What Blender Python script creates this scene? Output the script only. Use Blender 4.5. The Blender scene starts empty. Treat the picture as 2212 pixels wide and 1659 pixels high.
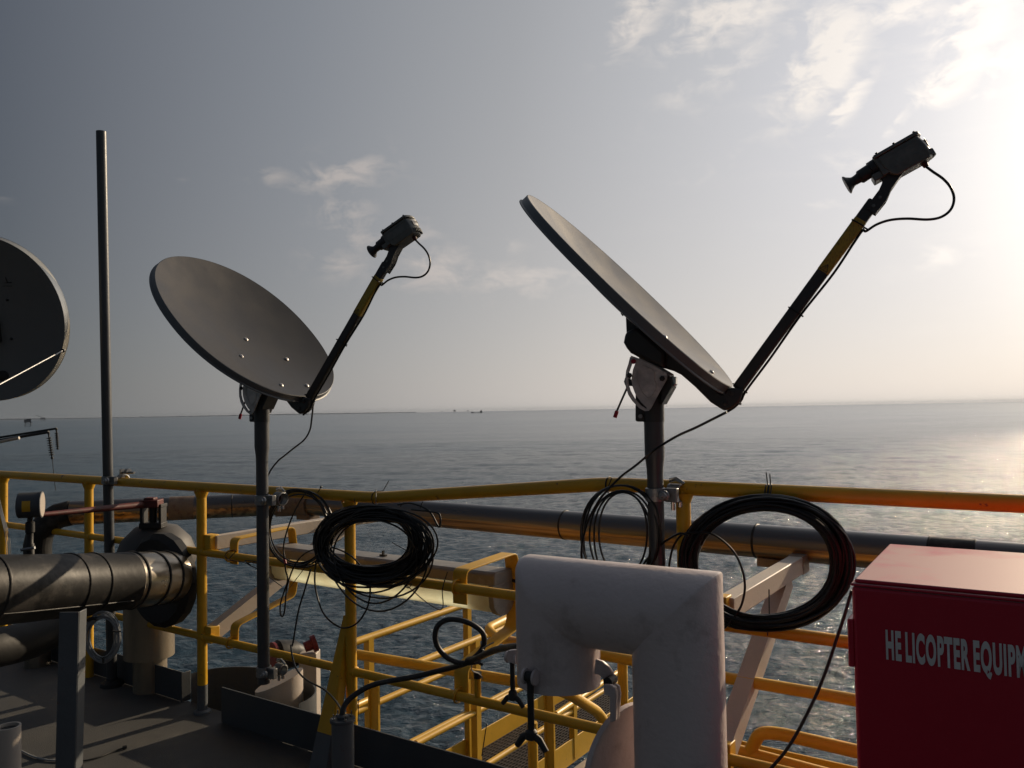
import bpy, math, random
import numpy as np
from mathutils import Vector as V, Matrix
R_ = math.radians
random.seed(7)
SC = bpy.context.scene
COL = SC.collection

# ------------------------------------------------------------------ camera
H = 1.633                      # eye height above the deck
FPX = 1750.0                   # focal length in pixels of a 2212 px wide picture
_p = math.atan(.032); _r = R_(1.01)
CAM = V((0, 0, H))
FW = V((0, math.cos(_p), math.sin(_p)))
_u0 = V((0, -math.sin(_p), math.cos(_p))); _r0 = V((1, 0, 0))
RT = _r0*math.cos(_r) - _u0*math.sin(_r)
UP = _u0*math.cos(_r) + _r0*math.sin(_r)
cd = bpy.data.cameras.new('camera'); cam = bpy.data.objects.new('camera', cd); COL.objects.link(cam)
cd.sensor_width = 36; cd.lens = 36*FPX/2212; cd.clip_start = .05; cd.clip_end = 90000
cam.matrix_world = Matrix(((RT.x, UP.x, -FW.x, 0), (RT.y, UP.y, -FW.y, 0), (RT.z, UP.z, -FW.z, H), (0, 0, 0, 1)))
SC.camera = cam

# ------------------------------------------------------------------ light
SUN_AZ, SUN_EL = R_(44), R_(19.5)       # azimuth to the right of +Y
SUN = V((math.sin(SUN_AZ)*math.cos(SUN_EL), math.cos(SUN_AZ)*math.cos(SUN_EL), math.sin(SUN_EL)))
sl = bpy.data.lights.new('sun', 'SUN'); sl.energy = 4.2; sl.angle = R_(.6); sl.color = (1, .80, .56)
so = bpy.data.objects.new('sun', sl); COL.objects.link(so)
so.rotation_euler = SUN.to_track_quat('Z', 'Y').to_euler()
SC.view_settings.view_transform = 'Standard'; SC.view_settings.look = 'None'
SC.view_settings.exposure = 0; SC.view_settings.gamma = 1
SC.render.engine = 'CYCLES'
SC.cycles.max_bounces = 7; SC.cycles.diffuse_bounces = 3; SC.cycles.glossy_bounces = 4
SC.cycles.sample_clamp_indirect = 4; SC.cycles.sample_clamp_direct = 0
SC.cycles.volume_bounces = 0; SC.cycles.caustics_reflective = False; SC.cycles.caustics_refractive = False

def ray(u, v): return (FW*FPX + RT*(u-1106) + UP*(829.5-v))/FPX
def azel(u, v):
    d = ray(u, v).normalized(); return math.atan2(d.x, d.y), math.asin(d.z)

class NT:
    def __init__(s, tree): s.t = tree; tree.nodes.clear()
    def n(s, kind, **kw):
        o = s.t.nodes.new(kind)
        for k, val in kw.items():
            if k.startswith('i'):
                key = k[1:]; o.inputs[int(key) if key.isdigit() else key].default_value = val
            else: setattr(o, k, val)
        return o
    def l(s, a, b): s.t.links.new(a, b)
    def math(s, op, a, b=None, c=None, clamp=False):
        o = s.t.nodes.new('ShaderNodeMath'); o.operation = op; o.use_clamp = clamp
        for i, x in enumerate((a, b, c)):
            if x is None: continue
            if isinstance(x, (int, float)): o.inputs[i].default_value = x
            else: s.l(x, o.inputs[i])
        return o.outputs[0]
    def vm(s, op, a, b=None):
        o = s.t.nodes.new('ShaderNodeVectorMath'); o.operation = op
        for i, x in enumerate((a, b)):
            if x is None: continue
            if isinstance(x, (tuple, list, V)): o.inputs[i].default_value = tuple(x)
            else: s.l(x, o.inputs[i])
        return o
    def mix(s, f, a, b, mode='MIX'):
        o = s.t.nodes.new('ShaderNodeMix'); o.data_type = 'RGBA'; o.blend_type = mode; o.clamp_factor = True
        for i, x in ((0, f), (6, a), (7, b)):
            if isinstance(x, (int, float)): o.inputs[i].default_value = x
            elif isinstance(x, tuple): o.inputs[i].default_value = (*x[:3], 1)
            else: s.l(x, o.inputs[i])
        return o.outputs[2]
    def ramp(s, f, stops, interp='LINEAR'):
        o = s.t.nodes.new('ShaderNodeValToRGB'); cr = o.color_ramp; cr.interpolation = interp
        while len(cr.elements) < len(stops): cr.elements.new(.5)
        for e, (p, c) in zip(cr.elements, stops): e.position = p; e.color = (*c, 1) if isinstance(c, tuple) else (c, c, c, 1)
        s.l(f, o.inputs[0]); return o.outputs[0]

def srgb(r, g, b):
    f = lambda c: (c/255/12.92) if c <= 10 else ((c/255+.055)/1.055)**2.4
    return (f(r), f(g), f(b))

wd = bpy.data.worlds.new('World'); SC.world = wd; wd.use_nodes = True
W = NT(wd.node_tree)
tc = W.n('ShaderNodeTexCoord'); dirv = tc.outputs['Generated']
sk = W.n('ShaderNodeTexSky'); sk.sky_type = 'NISHITA'; sk.sun_disc = False
sk.sun_elevation = SUN_EL; sk.sun_rotation = SUN_AZ; sk.air_density = 1.0; sk.dust_density = 2.0; sk.ozone_density = 1.0; sk.altitude = 25
sep = W.n('ShaderNodeSeparateXYZ'); W.l(dirv, sep.inputs[0])
GL = V((math.sin(SUN_AZ)*math.cos(R_(14)), math.cos(SUN_AZ)*math.cos(R_(14)), math.sin(R_(14))))   # heart of the bright haze, just under the sun
cosa = W.vm('DOT_PRODUCT', dirv, GL).outputs['Value']
ang = W.math('DIVIDE', W.math('ARCCOSINE', cosa), math.pi)         # 0..1 = 0..180 deg from the sun
az = W.math('ARCTAN2', sep.outputs[0], sep.outputs[1]); el = W.math('ARCSINE', sep.outputs[2])
# light of the hazy evening sky as it falls off away from the sun
D = lambda a: a/180
base = W.ramp(ang, [(0, (1.6, 1.55, 1.5)), (D(7), (1.25, 1.23, 1.22)), (D(11.5), (.95, .945, .955)), (D(16), (.74, .745, .79)), (D(21), (.63, .64, .69)), (D(30), (.50, .51, .54)),
                    (D(42), (.335, .345, .365)), (D(56), (.205, .222, .25)), (D(74), (.070, .081, .104)), (D(105), (.052, .062, .08)), (1, (.032, .038, .05))])
low = W.ramp(ang, [(0, (1.2, 1.12, 1.06)), (D(10), (.92, .88, .85)), (D(18), (.80, .76, .725)), (D(28), (.76, .71, .67)), (D(40), (.66, .615, .58)),
                   (D(56), (.40, .385, .375)), (D(74), (.168, .176, .180)), (D(105), (.065, .07, .075)), (1, (.035, .037, .042))])
hz = W.math('POWER', 2.718, W.math('MULTIPLY', W.math('MAXIMUM', W.math('ADD', el, .01), 0), -5.0))
sky = W.mix(hz, base, low)
nis = W.vm('SCALE', sk.outputs[0]); nis.inputs[3].default_value = .007
sky = W.vm('ADD', W.vm('SCALE', sky).outputs[0], nis.outputs[0]); sky.inputs[0].links[0].from_node.inputs[3].default_value = .93
sky = sky.outputs[0]
# clouds: torn streaks on a high layer
zc = W.math('MAXIMUM', W.math('ADD', sep.outputs[2], .12), .05)
cmb = W.n('ShaderNodeCombineXYZ'); W.l(W.math('DIVIDE', sep.outputs[0], zc), cmb.inputs[0]); W.l(W.math('DIVIDE', sep.outputs[1], zc), cmb.inputs[1])
cmb2 = W.n('ShaderNodeCombineXYZ'); W.l(W.math('MULTIPLY', az, 1.0), cmb2.inputs[0]); W.l(W.math('MULTIPLY', el, 1.7), cmb2.inputs[1])
n1 = W.n('ShaderNodeTexNoise', iScale=24.0, iDetail=9.0, iRoughness=.6, iDistortion=.5); W.l(cmb2.outputs[0], n1.inputs['Vector'])
n2 = W.n('ShaderNodeTexNoise', iScale=4.0, iDetail=4.0, iRoughness=.5); W.l(cmb2.outputs[0], n2.inputs['Vector'])
rotm = W.n('ShaderNodeMapping'); rotm.inputs['Rotation'].default_value = (0, 0, R_(-38)); rotm.inputs['Scale'].default_value = (9, 26, 1)
W.l(cmb2.outputs[0], rotm.inputs[0])
n3 = W.n('ShaderNodeTexNoise', iScale=1.0, iDetail=8.0, iRoughness=.6, iDistortion=.5); W.l(rotm.outputs[0], n3.inputs['Vector'])
# banks: pixel-measured directions converted to azimuth and elevation  (u, v, half-width, half-height, weight, tilt)
banks = [(1395, 35, 70, 50, .75, -.5), (1570, 40, 120, 45, .9, -.25), (1800, 30, 110, 40, .6, -.2), (1790, 130, 95, 75, 1.0, -.6), (2120, 60, 80, 75, 1.0, -.3), (1960, 15, 100, 28, .7, 0),
         (2075, 165, 80, 42, .95, -.5), (2170, 150, 60, 45, .8, -.3), (1835, 225, 55, 30, .8, -.8), (1940, 262, 35, 18, .6, -.5), (1850, 345, 90, 22, .35, -.1), (2040, 555, 80, 22, .45, 0), (1800, 440, 60, 16, .35, 0),
         (595, 385, 50, 24, .55, 0), (750, 380, 100, 34, .72, -.15), (760, 470, 55, 34, .7, 0), (790, 520, 80, 32, .45, 0), (745, 575, 60, 32, .6, 0), (910, 520, 60, 40, .5, 0), (960, 585, 95, 42, .75, 0), (1140, 605, 130, 34, .6, 0), (1095, 530, 40, 18, .4, 0),
         (1580, 140, 140, 45, .4, -.5), (1560, 365, 70, 20, .25, -.4), (400, 388, 25, 10, .3, 0), (20, 410, 40, 16, .3, 0)]
px = 1/1750.
ux = W.math('ADD', az, W.math('MULTIPLY', W.math('SUBTRACT', n1.outputs[0], .5), .05))
uy = W.math('ADD', el, W.math('MULTIPLY', W.math('SUBTRACT', n2.outputs[0], .5), .05))
acc = None
for (bu, bv, hw, hh, wt, ti) in banks:
    a0, e0 = azel(bu, bv); hw *= 1.2; hh *= 1.2; k = math.cos(math.atan((bu-1106)/1750))**2 if False else 1/(1+((bu-1106)/1750)**2)
    x = W.math('SUBTRACT', ux, a0); y = W.math('SUBTRACT', uy, e0)
    y = W.math('ADD', y, W.math('MULTIPLY', x, ti))
    d2 = W.math('ADD', W.math('POWER', W.math('DIVIDE', W.math('ABSOLUTE', x), hw*px*k), 2), W.math('POWER', W.math('DIVIDE', W.math('ABSOLUTE', y), hh*px*math.sqrt(k)), 2))
    g = W.math('MULTIPLY', W.math('POWER', 2.718, W.math('MULTIPLY', d2, -1.0)), wt)
    acc = g if acc is None else W.math('MAXIMUM', acc, g)
streak = W.math('ADD', W.math('MULTIPLY', n1.outputs[0], .78), W.math('MULTIPLY', n3.outputs[0], .32))
cl = W.math('SUBTRACT', W.math('ADD', W.math('MULTIPLY', streak, 3.4), acc), 2.06)
cl = W.math('MULTIPLY', cl, 1.5, clamp=True)
cl = W.math('MULTIPLY', cl, W.math('MULTIPLY', acc, 1.5, clamp=True))
# faint high veil everywhere in the brighter part
veil = W.math('MULTIPLY', W.math('SUBTRACT', n3.outputs[0], .52, clamp=True), W.math('SUBTRACT', .55, W.math('MULTIPLY', ang, 2.4), clamp=True))
cl = W.math('ADD', cl, W.math('MULTIPLY', veil, 1.4), clamp=True)
ccol = W.ramp(ang, [(0, (2.0, 1.9, 1.75)), (D(13), (1.25, 1.15, 1.05)), (D(22), (.98, .91, .84)), (D(35), (.76, .70, .65)), (D(50), (.52, .475, .45)), (D(75), (.22, .215, .215)), (1, (.08, .08, .09))])
ccol2 = W.mix(W.math('MULTIPLY', W.math('SUBTRACT', n2.outputs[0], .45, clamp=True), 1.2), ccol, W.vm('SCALE', ccol).outputs[0])
sky = W.mix(W.math('MULTIPLY', cl, .85), sky, ccol)
bg = W.n('ShaderNodeBackground'); bg.inputs[1].default_value = 1.0; W.l(sky, bg.inputs[0])
wo = W.n('ShaderNodeOutputWorld'); W.l(bg.outputs[0], wo.inputs[0])
wd.cycles.sampling_method = 'MANUAL'; wd.cycles.sample_map_resolution = 512

# ------------------------------------------------------------------ picture <-> place
def P(u, v, d): return CAM + ray(u, v)*d
def Z1(x, y): return (x/3.724, 971.9+y/3.724)
def Z2(x, y): return (x/3.724, 1213.3+y/3.724)
def Z3(x, y): return (486+x/3.724, 971.9+y/3.724)
def Z4(x, y): return (486+x/3.724, 1213.3+y/3.724)
def Z5(x, y): return (1025.9+x/3.724, 971.9+y/3.724)
def Z6(x, y): return (1025.9+x/3.724, 1213.3+y/3.724)
def Z7(x, y): return (1617.7+x/3.724, 971.9+y/3.724)
def Z8(x, y): return (1617.7+x/3.724, 1213.3+y/3.724)
def D1(x, y): return (297+x/3.413, 459+y/3.413)
def D3(x, y): return (486+x/8.193, 783+y/8.193)
def D4(x, y): return (1269+x/5.12, 648+y/5.12)
def D5(x, y): return (1755+x/6.828, 259.2+y/6.828)
def R7(x, y): return (x/8.193, 864+y/8.193)
FD = V((1, -.68, 0)).normalized()          # along the railing (towards the right and nearer)
FN = V((.68, 1, 0)).normalized()           # outwards, over the sea
F0 = V((-3.68, 5.83, 0))
def FP(u, v, off=0.):
    d = ray(u, v); t = ((F0-CAM).dot(FN)+off)/d.dot(FN); return CAM + d*t
def PZ(u, v, z):
    d = ray(u, v); return CAM + d*((z-H)/d.z)
def FS(s, off, z): return V((F0.x, F0.y, 0)) + FD*s + FN*off + V((0, 0, z))
def sof(p): return (V((p.x, p.y, 0))-V((F0.x, F0.y, 0))).dot(FD)

# ------------------------------------------------------------------ mesh tools
def catmull(pts, n=8, closed=False):
    pts = [V(p) for p in pts]; out = []; m = len(pts)
    rng = range(m if closed else m-1)
    for i in rng:
        p1, p2 = pts[i], pts[(i+1) % m]
        p0 = pts[i-1] if (i > 0 or closed) else p1*2-p2
        p3 = pts[(i+2) % m] if (i+2 < m or closed) else p2*2-p1
        for k in range(n):
            t = k/n; t2 = t*t; t3 = t2*t
            out.append(.5*((2*p1)+(p2-p0)*t+(2*p0-5*p1+4*p2-p3)*t2+(3*p1-p0-3*p2+p3)*t3))
    if not closed: out.append(pts[-1])
    return out

def roundpath(pts, r, n=5):
    pts = [V(p) for p in pts]; out = [pts[0]]
    for i in range(1, len(pts)-1):
        a, b, c = pts[i-1], pts[i], pts[i+1]
        da = (a-b); dc = (c-b); rr = min(r, da.length*.48, dc.length*.48)
        p, q = b+da.normalized()*rr, b+dc.normalized()*rr
        for k in range(n+1):
            t = k/n; out.append(p*(1-t)**2+b*2*t*(1-t)+q*t*t)
    out.append(pts[-1]); return out

class MB:
    def __init__(s): s.v = []; s.f = []
    def tube(s, path, r, seg=12, closed=False, cap=True, squash=None):
        path = [V(p) for p in path]; m = len(path); base = len(s.v)
        rs = r if isinstance(r, (list, tuple)) else [r]*m
        up = None
        for i, p in enumerate(path):
            a = path[i-1] if (i > 0 or closed) else p; b = path[(i+1) % m] if (i < m-1 or closed) else p
            t = (b-a)
            if t.length < 1e-9: t = V((0, 0, 1))
            t.normalize()
            if up is None:
                up = t.orthogonal().normalized() if abs(t.z) > .95 else t.cross(V((0, 0, 1))).normalized()
            up = (up - t*up.dot(t)).normalized(); w = t.cross(up)
            for k in range(seg):
                an = 2*math.pi*k/seg; s.v.append(p + (up*math.cos(an) + w*math.sin(an))*rs[i])
        for i in range(m if closed else m-1):
            j = (i+1) % m
            for k in range(seg):
                l = (k+1) % seg
                s.f.append((base+i*seg+k, base+i*seg+l, base+j*seg+l, base+j*seg+k))
        if cap and not closed:
            s.f.append(tuple(base+k for k in range(seg))[::-1]); s.f.append(tuple(base+(m-1)*seg+k for k in range(seg)))
        return s
    def cyl(s, a, b, r, seg=20, cap=True): return s.tube([a, b], r, seg, cap=cap)
    def box(s, c, ax, ay, az):
        c, ax, ay, az = V(c), V(ax), V(ay), V(az); b = len(s.v)
        for i in (-1, 1):
            for j in (-1, 1):
                for k in (-1, 1): s.v.append(c+ax*i+ay*j+az*k)
        for q in ((0, 1, 3, 2), (4, 6, 7, 5), (0, 4, 5, 1), (2, 3, 7, 6), (0, 2, 6, 4), (1, 5, 7, 3)): s.f.append(tuple(b+i for i in q))
        return s
    def beam(s, a, b, w, h, up=(0, 0, 1)):
        a, b = V(a), V(b); t = (b-a).normalized(); x = t.cross(V(up)).normalized(); y = x.cross(t)
        return s.box((a+b)/2, (b-a)/2, x*w/2, y*h/2)
    def prism(s, poly, half):
        """poly: 3D points of one outline; extruded by +-half (vector)"""
        b = len(s.v); n = len(poly); half = V(half)
        for p in poly: s.v.append(V(p)-half)
        for p in poly: s.v.append(V(p)+half)
        for i in range(n): j = (i+1) % n; s.f.append((b+i, b+j, b+n+j, b+n+i))
        s.f.append(tuple(b+i for i in range(n))[::-1]); s.f.append(tuple(b+n+i for i in range(n)))
        return s
    def lathe(s, prof, o, axis, seg=28, close=False):
        o, axis = V(o), V(axis).normalized(); x = axis.orthogonal().normalized(); y = axis.cross(x); b = len(s.v); m = len(prof)
        for (r, z) in prof:
            for k in range(seg):
                a = 2*math.pi*k/seg; s.v.append(o+axis*z+(x*math.cos(a)+y*math.sin(a))*r)
        for i in range(m-1):
            for k in range(seg):
                l = (k+1) % seg; s.f.append((b+i*seg+k, b+i*seg+l, b+(i+1)*seg+l, b+(i+1)*seg+k))
        if close:
            s.f.append(tuple(b+k for k in range(seg))[::-1]); s.f.append(tuple(b+(m-1)*seg+k for k in range(seg)))
        return s
    def ball(s, c, r, sx=1, seg=14):
        n = seg//2; pr = [(max(1e-5, math.sin(math.pi*i/n)*r), -math.cos(math.pi*i/n)*r) for i in range(n+1)]
        return s.lathe(pr, c, (0, 0, 1), seg)
    def build(s, name, mat, parent=None, smooth=True, ang=38, bevel=0, bseg=2, local=False):
        me = bpy.data.meshes.new(name)
        off = V((0, 0, 0)) if (local or parent is None) else wloc(parent)
        vs = [tuple(p-off) for p in s.v]
        me.from_pydata(vs, [], s.f); me.update()
        bm = None
        if smooth:
            me.shade_smooth(); me.set_sharp_from_angle(angle=R_(ang))
        if mat: me.materials.append(mat)
        o = bpy.data.objects.new(name, me); COL.objects.link(o)
        if parent is not None: o.parent = parent
        if bevel:
            m = o.modifiers.new('bevel', 'BEVEL'); m.width = bevel; m.segments = bseg; m.limit_method = 'ANGLE'; m.angle_limit = R_(40); m.harden_normals = False
        return o

def wloc(o):
    t = V((0, 0, 0))
    while o is not None: t = t + o.location; o = o.parent
    return t
def tag(o, label=None, cat=None, group=None, kind=None):
    if label: o['label'] = label
    if cat: o['category'] = cat
    if group: o['group'] = group
    if kind: o['kind'] = kind
    return o
def thing(name, loc, label, cat, group=None, rz=0):
    o = bpy.data.objects.new(name, None); COL.objects.link(o); o.location = loc; o.rotation_euler = (0, 0, rz)
    o.empty_display_size = .1
    return tag(o, label, cat, group)
def copy_tree(o, parent=None):
    c = o.copy(); COL.objects.link(c); c.parent = parent
    for ch in list(o.children): copy_tree(ch, c)
    return c

# ------------------------------------------------------------------ materials
def mat(name, col, rough=.5, metal=0., var=.12, vs=6., col2=None, f2=(.55, .7), s2=5., bump=.02, bs=60., spec=.5, stretch=None, coat=0.):
    m = bpy.data.materials.new(name); m.use_nodes = True; N = NT(m.node_tree)
    out = N.n('ShaderNodeOutputMaterial'); b = N.n('ShaderNodeBsdfPrincipled'); N.l(b.outputs[0], out.inputs[0])
    tcn = N.n('ShaderNodeTexCoord'); co = tcn.outputs['Object']
    if stretch:
        mp = N.n('ShaderNodeMapping'); mp.inputs['Scale'].default_value = stretch; N.l(co, mp.inputs[0]); co = mp.outputs[0]
    n = N.n('ShaderNodeTexNoise', iScale=vs, iDetail=6.0, iRoughness=.6); N.l(co, n.inputs['Vector'])
    f = N.math('SUBTRACT', n.outputs[0], .5)
    mul = N.math('ADD', 1.0, N.math('MULTIPLY', f, var*4))
    c = N.vm('SCALE', tuple(col)); N.l(mul, c.inputs[3]); c = c.outputs[0]
    if col2:
        n2_ = N.n('ShaderNodeTexNoise', iScale=s2, iDetail=8.0, iRoughness=.68); N.l(co, n2_.inputs['Vector'])
        k = N.ramp(n2_.outputs[0], [(f2[0], 0.), (f2[1], 1.)])
        c = N.mix(k, c, tuple(col2))
    N.l(c, b.inputs['Base Color'])
    b.inputs['Metallic'].default_value = metal; b.inputs['Specular IOR Level'].default_value = spec
    N.l(N.math('ADD', rough, N.math('MULTIPLY', f, .35), clamp=True), b.inputs['Roughness'])
    if coat: b.inputs['Coat Weight'].default_value = coat; b.inputs['Coat Roughness'].default_value = .15
    if bump:
        nb = N.n('ShaderNodeTexNoise', iScale=bs, iDetail=4.0); N.l(co, nb.inputs['Vector'])
        bp = N.n('ShaderNodeBump', iStrength=.35, iDistance=bump*.1); N.l(nb.outputs[0], bp.inputs['Height']); N.l(bp.outputs[0], b.inputs['Normal'])
    return m
M = {}
M['yellow'] = mat('yellow_paint', (.64, .35, .014), .42, var=.14, col2=(.13, .06, .03), f2=(.63, .68), s2=17, bump=.05, bs=38)
M['yellow_far'] = mat('yellow_paint_outer', (.66, .38, .025), .45, var=.12, col2=(.2, .09, .03), f2=(.68, .76), s2=7, bump=.02)
M['deck'] = mat('deck_paint', (.070, .070, .068), .62, var=.16, vs=2.5, col2=(.10, .095, .085), f2=(.5, .75), s2=3.5, bump=.06, bs=160)
M['toe'] = mat('grey_paint', (.06, .066, .072), .5, var=.1, col2=(.14, .10, .075), f2=(.66, .78), s2=6)
M['greypost'] = mat('grey_post_paint', (.10, .11, .12), .5, var=.12, col2=(.12, .06, .03), f2=(.62, .7), s2=14)
M['galv'] = mat('galvanised', (.27, .275, .28), .42, metal=.75, var=.2, vs=12, col2=(.15, .14, .13), f2=(.55, .75), s2=20)
M['mast'] = mat('mast_steel', (.075, .078, .082), .42, metal=.35, var=.1, vs=9)
M['zinc'] = mat('zinc_casting', (.55, .52, .50), .38, metal=.25, var=.4, vs=22, col2=(.75, .70, .66), f2=(.55, .62), s2=18, bump=.1, bs=60)
M['dishf'] = mat('dish_front', (.050, .044, .038), .36, metal=.4, var=.07, vs=5, bump=.01, bs=300, spec=.5)
M['dishb'] = mat('dish_back', (.12, .125, .13), .45, var=.05, vs=3, bump=.01, spec=.5)
M['darkpl'] = mat('dark_plastic', (.028, .028, .028), .45, var=.1)
M['darkmt'] = mat('dark_coated_metal', (.040, .040, .040), .42, metal=.2, var=.1)
M['alucast'] = mat('cast_aluminium', (.15, .15, .14), .4, metal=.55, var=.25, vs=30, bump=.05)
M['cable'] = mat('black_cable', (.005, .005, .005), .36, var=.1, bump=0)
M['cablethick'] = mat('rubber_cable', (.012, .013, .014), .5, var=.1, bump=0)
M['white'] = mat('offwhite_paint', (.66, .56, .53), .36, var=.07, vs=5, col2=(.26, .20, .17), f2=(.57, .80), s2=4.2, bump=.05, bs=55, coat=.15)
M['beige'] = mat('beige_paint', (.46, .40, .34), .5, var=.06, col2=(.22, .15, .10), f2=(.66, .78), s2=7, bump=.03)
M['clad'] = mat('cladding_dull_shade', (.018, .0175, .017), .5, spec=.25, metal=.05, var=.2, vs=3, col2=(.10, .09, .08), f2=(.5, .75), s2=5, bump=.1, bs=9)  # dull coat; on the fat left pipe its dark tone paints shade
M['cladb'] = mat('cladding_bright_lit', (.33, .29, .235), .3, metal=.9, var=.12, vs=3, bump=.06, bs=12)  # bright metal; on the fat left pipe it paints the sunlit end
M['valve'] = mat('valve_dark', (.012, .012, .012), .6, var=.3, vs=10)
M['lump'] = mat('valve_grey', (.07, .066, .062), .6, var=.12, col2=(.08, .06, .045), f2=(.6, .75), s2=9)
M['redd'] = mat('dark_red', (.11, .018, .014), .55, var=.2, col2=(.05, .02, .015), f2=(.5, .7), s2=25)
M['redn'] = mat('red_flange', (.16, .012, .012), .45, var=.2, col2=(.09, .03, .025), f2=(.58, .7), s2=30)
M['redtip'] = mat('red_cap', (.35, .01, .03), .4, var=.05)
M['paper'] = mat('paper_white', (.62, .62, .60), .5, var=.03)
M['ink'] = mat('ink', (.02, .02, .02), .6, var=.03, bump=0)
M['letter'] = mat('lettering_grey', (.80, .76, .72), .5, var=.06, vs=30, bump=0)
M['bare'] = mat('bright_steel', (.55, .53, .5), .22, metal=1., var=.1, bump=0)
M['tin'] = mat('housing_grey', (.22, .21, .20), .45, metal=.3, var=.12, col2=(.35, .33, .3), f2=(.5, .7), s2=8)
M['rust'] = mat('rusty_brown', (.20, .145, .105), .6, var=.25, vs=12, col2=(.1, .05, .03), f2=(.5, .65), s2=14)
M['wirew'] = mat('pale_wire', (.26, .27, .28), .45, var=.1, bump=0)
M['grate'] = mat('grating_steel', (.10, .085, .075), .6, metal=.3, var=.25, vs=20, bump=0)
M['steelp'] = mat('hull_grey', (.05, .055, .065), .7, var=.1, vs=.1, bump=0)
M['coast'] = mat('coast_haze_blue', (.04, .05, .06), .9, var=.1, vs=.001, bump=0, spec=0.)

def mat_red():
    m = bpy.data.materials.new('red_gelcoat'); m.use_nodes = True; N = NT(m.node_tree)
    out = N.n('ShaderNodeOutputMaterial'); b = N.n('ShaderNodeBsdfPrincipled'); N.l(b.outputs[0], out.inputs[0])
    co = N.n('ShaderNodeTexCoord').outputs['Object']; ge = N.n('ShaderNodeNewGeometry')
    n = N.n('ShaderNodeTexNoise', iScale=2.2, iDetail=6.0, iRoughness=.6, iDistortion=.5); N.l(co, n.inputs['Vector'])
    nf = N.n('ShaderNodeTexNoise', iScale=180.0, iDetail=3.0); N.l(co, nf.inputs['Vector'])
    sp = N.n('ShaderNodeSeparateXYZ'); N.l(ge.outputs['Normal'], sp.inputs[0])
    upf = N.math('GREATER_THAN', sp.outputs[2], .7)      # dust and salt settle only on the lid
    k = N.math('MULTIPLY', N.ramp(n.outputs[0], [(.36, 0.), (.50, 1.)]), upf)
    c = N.mix(N.math('MULTIPLY', nf.outputs[0], .4), (.56, .010, .038), (.42, .008, .030))
    c = N.mix(N.math('MULTIPLY', k, .62), c, (.33, .27, .255))
    N.l(c, b.inputs['Base Color'])
    N.l(N.math('ADD', .33, N.math('MULTIPLY', k, .2)), b.inputs['Roughness'])
    bp = N.n('ShaderNodeBump', iStrength=.15, iDistance=.001); N.l(nf.outputs[0], bp.inputs['Height']); N.l(bp.outputs[0], b.inputs['Normal'])
    return m
M['red'] = mat_red()

def mat_lens():
    m = bpy.data.materials.new('lamp_diffuser'); m.use_nodes = True; N = NT(m.node_tree)
    out = N.n('ShaderNodeOutputMaterial')
    d = N.n('ShaderNodeBsdfPrincipled'); t = N.n('ShaderNodeBsdfTranslucent'); mx = N.n('ShaderNodeMixShader', iFac=.9)
    co = N.n('ShaderNodeTexCoord').outputs['Object']
    n = N.n('ShaderNodeTexNoise', iScale=5.0, iDetail=6.0); N.l(co, n.inputs['Vector'])
    c = N.mix(N.ramp(n.outputs[0], [(.45, 0.), (.72, 1.)]), (.98, .93, .70), (.85, .72, .48))
    N.l(c, d.inputs['Base Color']); N.l(c, t.inputs[0]); d.inputs['Roughness'].default_value = .3
    N.l(d.outputs[0], mx.inputs[1]); N.l(t.outputs[0], mx.inputs[2]); N.l(mx.outputs[0], out.inputs[0]); return m
M['lens'] = mat_lens()

def mat_tube():
    m = bpy.data.materials.new('lamp_tube_glow'); m.use_nodes = True; N = NT(m.node_tree)
    out = N.n('ShaderNodeOutputMaterial'); e = N.n('ShaderNodeEmission'); e.inputs[0].default_value = (1, .93, .70, 1); e.inputs[1].default_value = 1.3
    N.l(e.outputs[0], out.inputs[0]); return m
M['tube'] = mat_tube()

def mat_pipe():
    m = bpy.data.materials.new('cladding_warm_reflection'); m.use_nodes = True; N = NT(m.node_tree)
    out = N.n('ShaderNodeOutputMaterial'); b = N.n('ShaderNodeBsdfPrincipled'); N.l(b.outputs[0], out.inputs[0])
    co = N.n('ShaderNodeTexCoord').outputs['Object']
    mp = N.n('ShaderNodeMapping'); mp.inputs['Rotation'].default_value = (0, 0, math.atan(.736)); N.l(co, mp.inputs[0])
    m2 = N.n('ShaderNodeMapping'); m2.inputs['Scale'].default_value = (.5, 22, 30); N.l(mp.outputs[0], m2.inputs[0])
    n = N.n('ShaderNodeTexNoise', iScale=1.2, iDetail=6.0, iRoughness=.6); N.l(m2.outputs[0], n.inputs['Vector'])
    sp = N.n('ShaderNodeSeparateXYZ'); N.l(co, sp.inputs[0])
    # warm reflection painted as brown streaks along the underside of the cladding
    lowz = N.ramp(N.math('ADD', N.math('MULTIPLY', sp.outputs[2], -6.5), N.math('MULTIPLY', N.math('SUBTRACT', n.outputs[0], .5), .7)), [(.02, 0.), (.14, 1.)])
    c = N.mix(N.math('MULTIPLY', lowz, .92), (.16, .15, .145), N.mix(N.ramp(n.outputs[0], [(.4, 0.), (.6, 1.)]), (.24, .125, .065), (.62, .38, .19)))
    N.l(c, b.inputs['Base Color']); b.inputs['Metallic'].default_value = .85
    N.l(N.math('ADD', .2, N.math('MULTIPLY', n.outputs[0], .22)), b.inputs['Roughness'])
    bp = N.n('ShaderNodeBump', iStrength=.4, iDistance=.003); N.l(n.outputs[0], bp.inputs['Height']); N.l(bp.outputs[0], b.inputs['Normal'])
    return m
M['pipe'] = mat_pipe()

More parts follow.
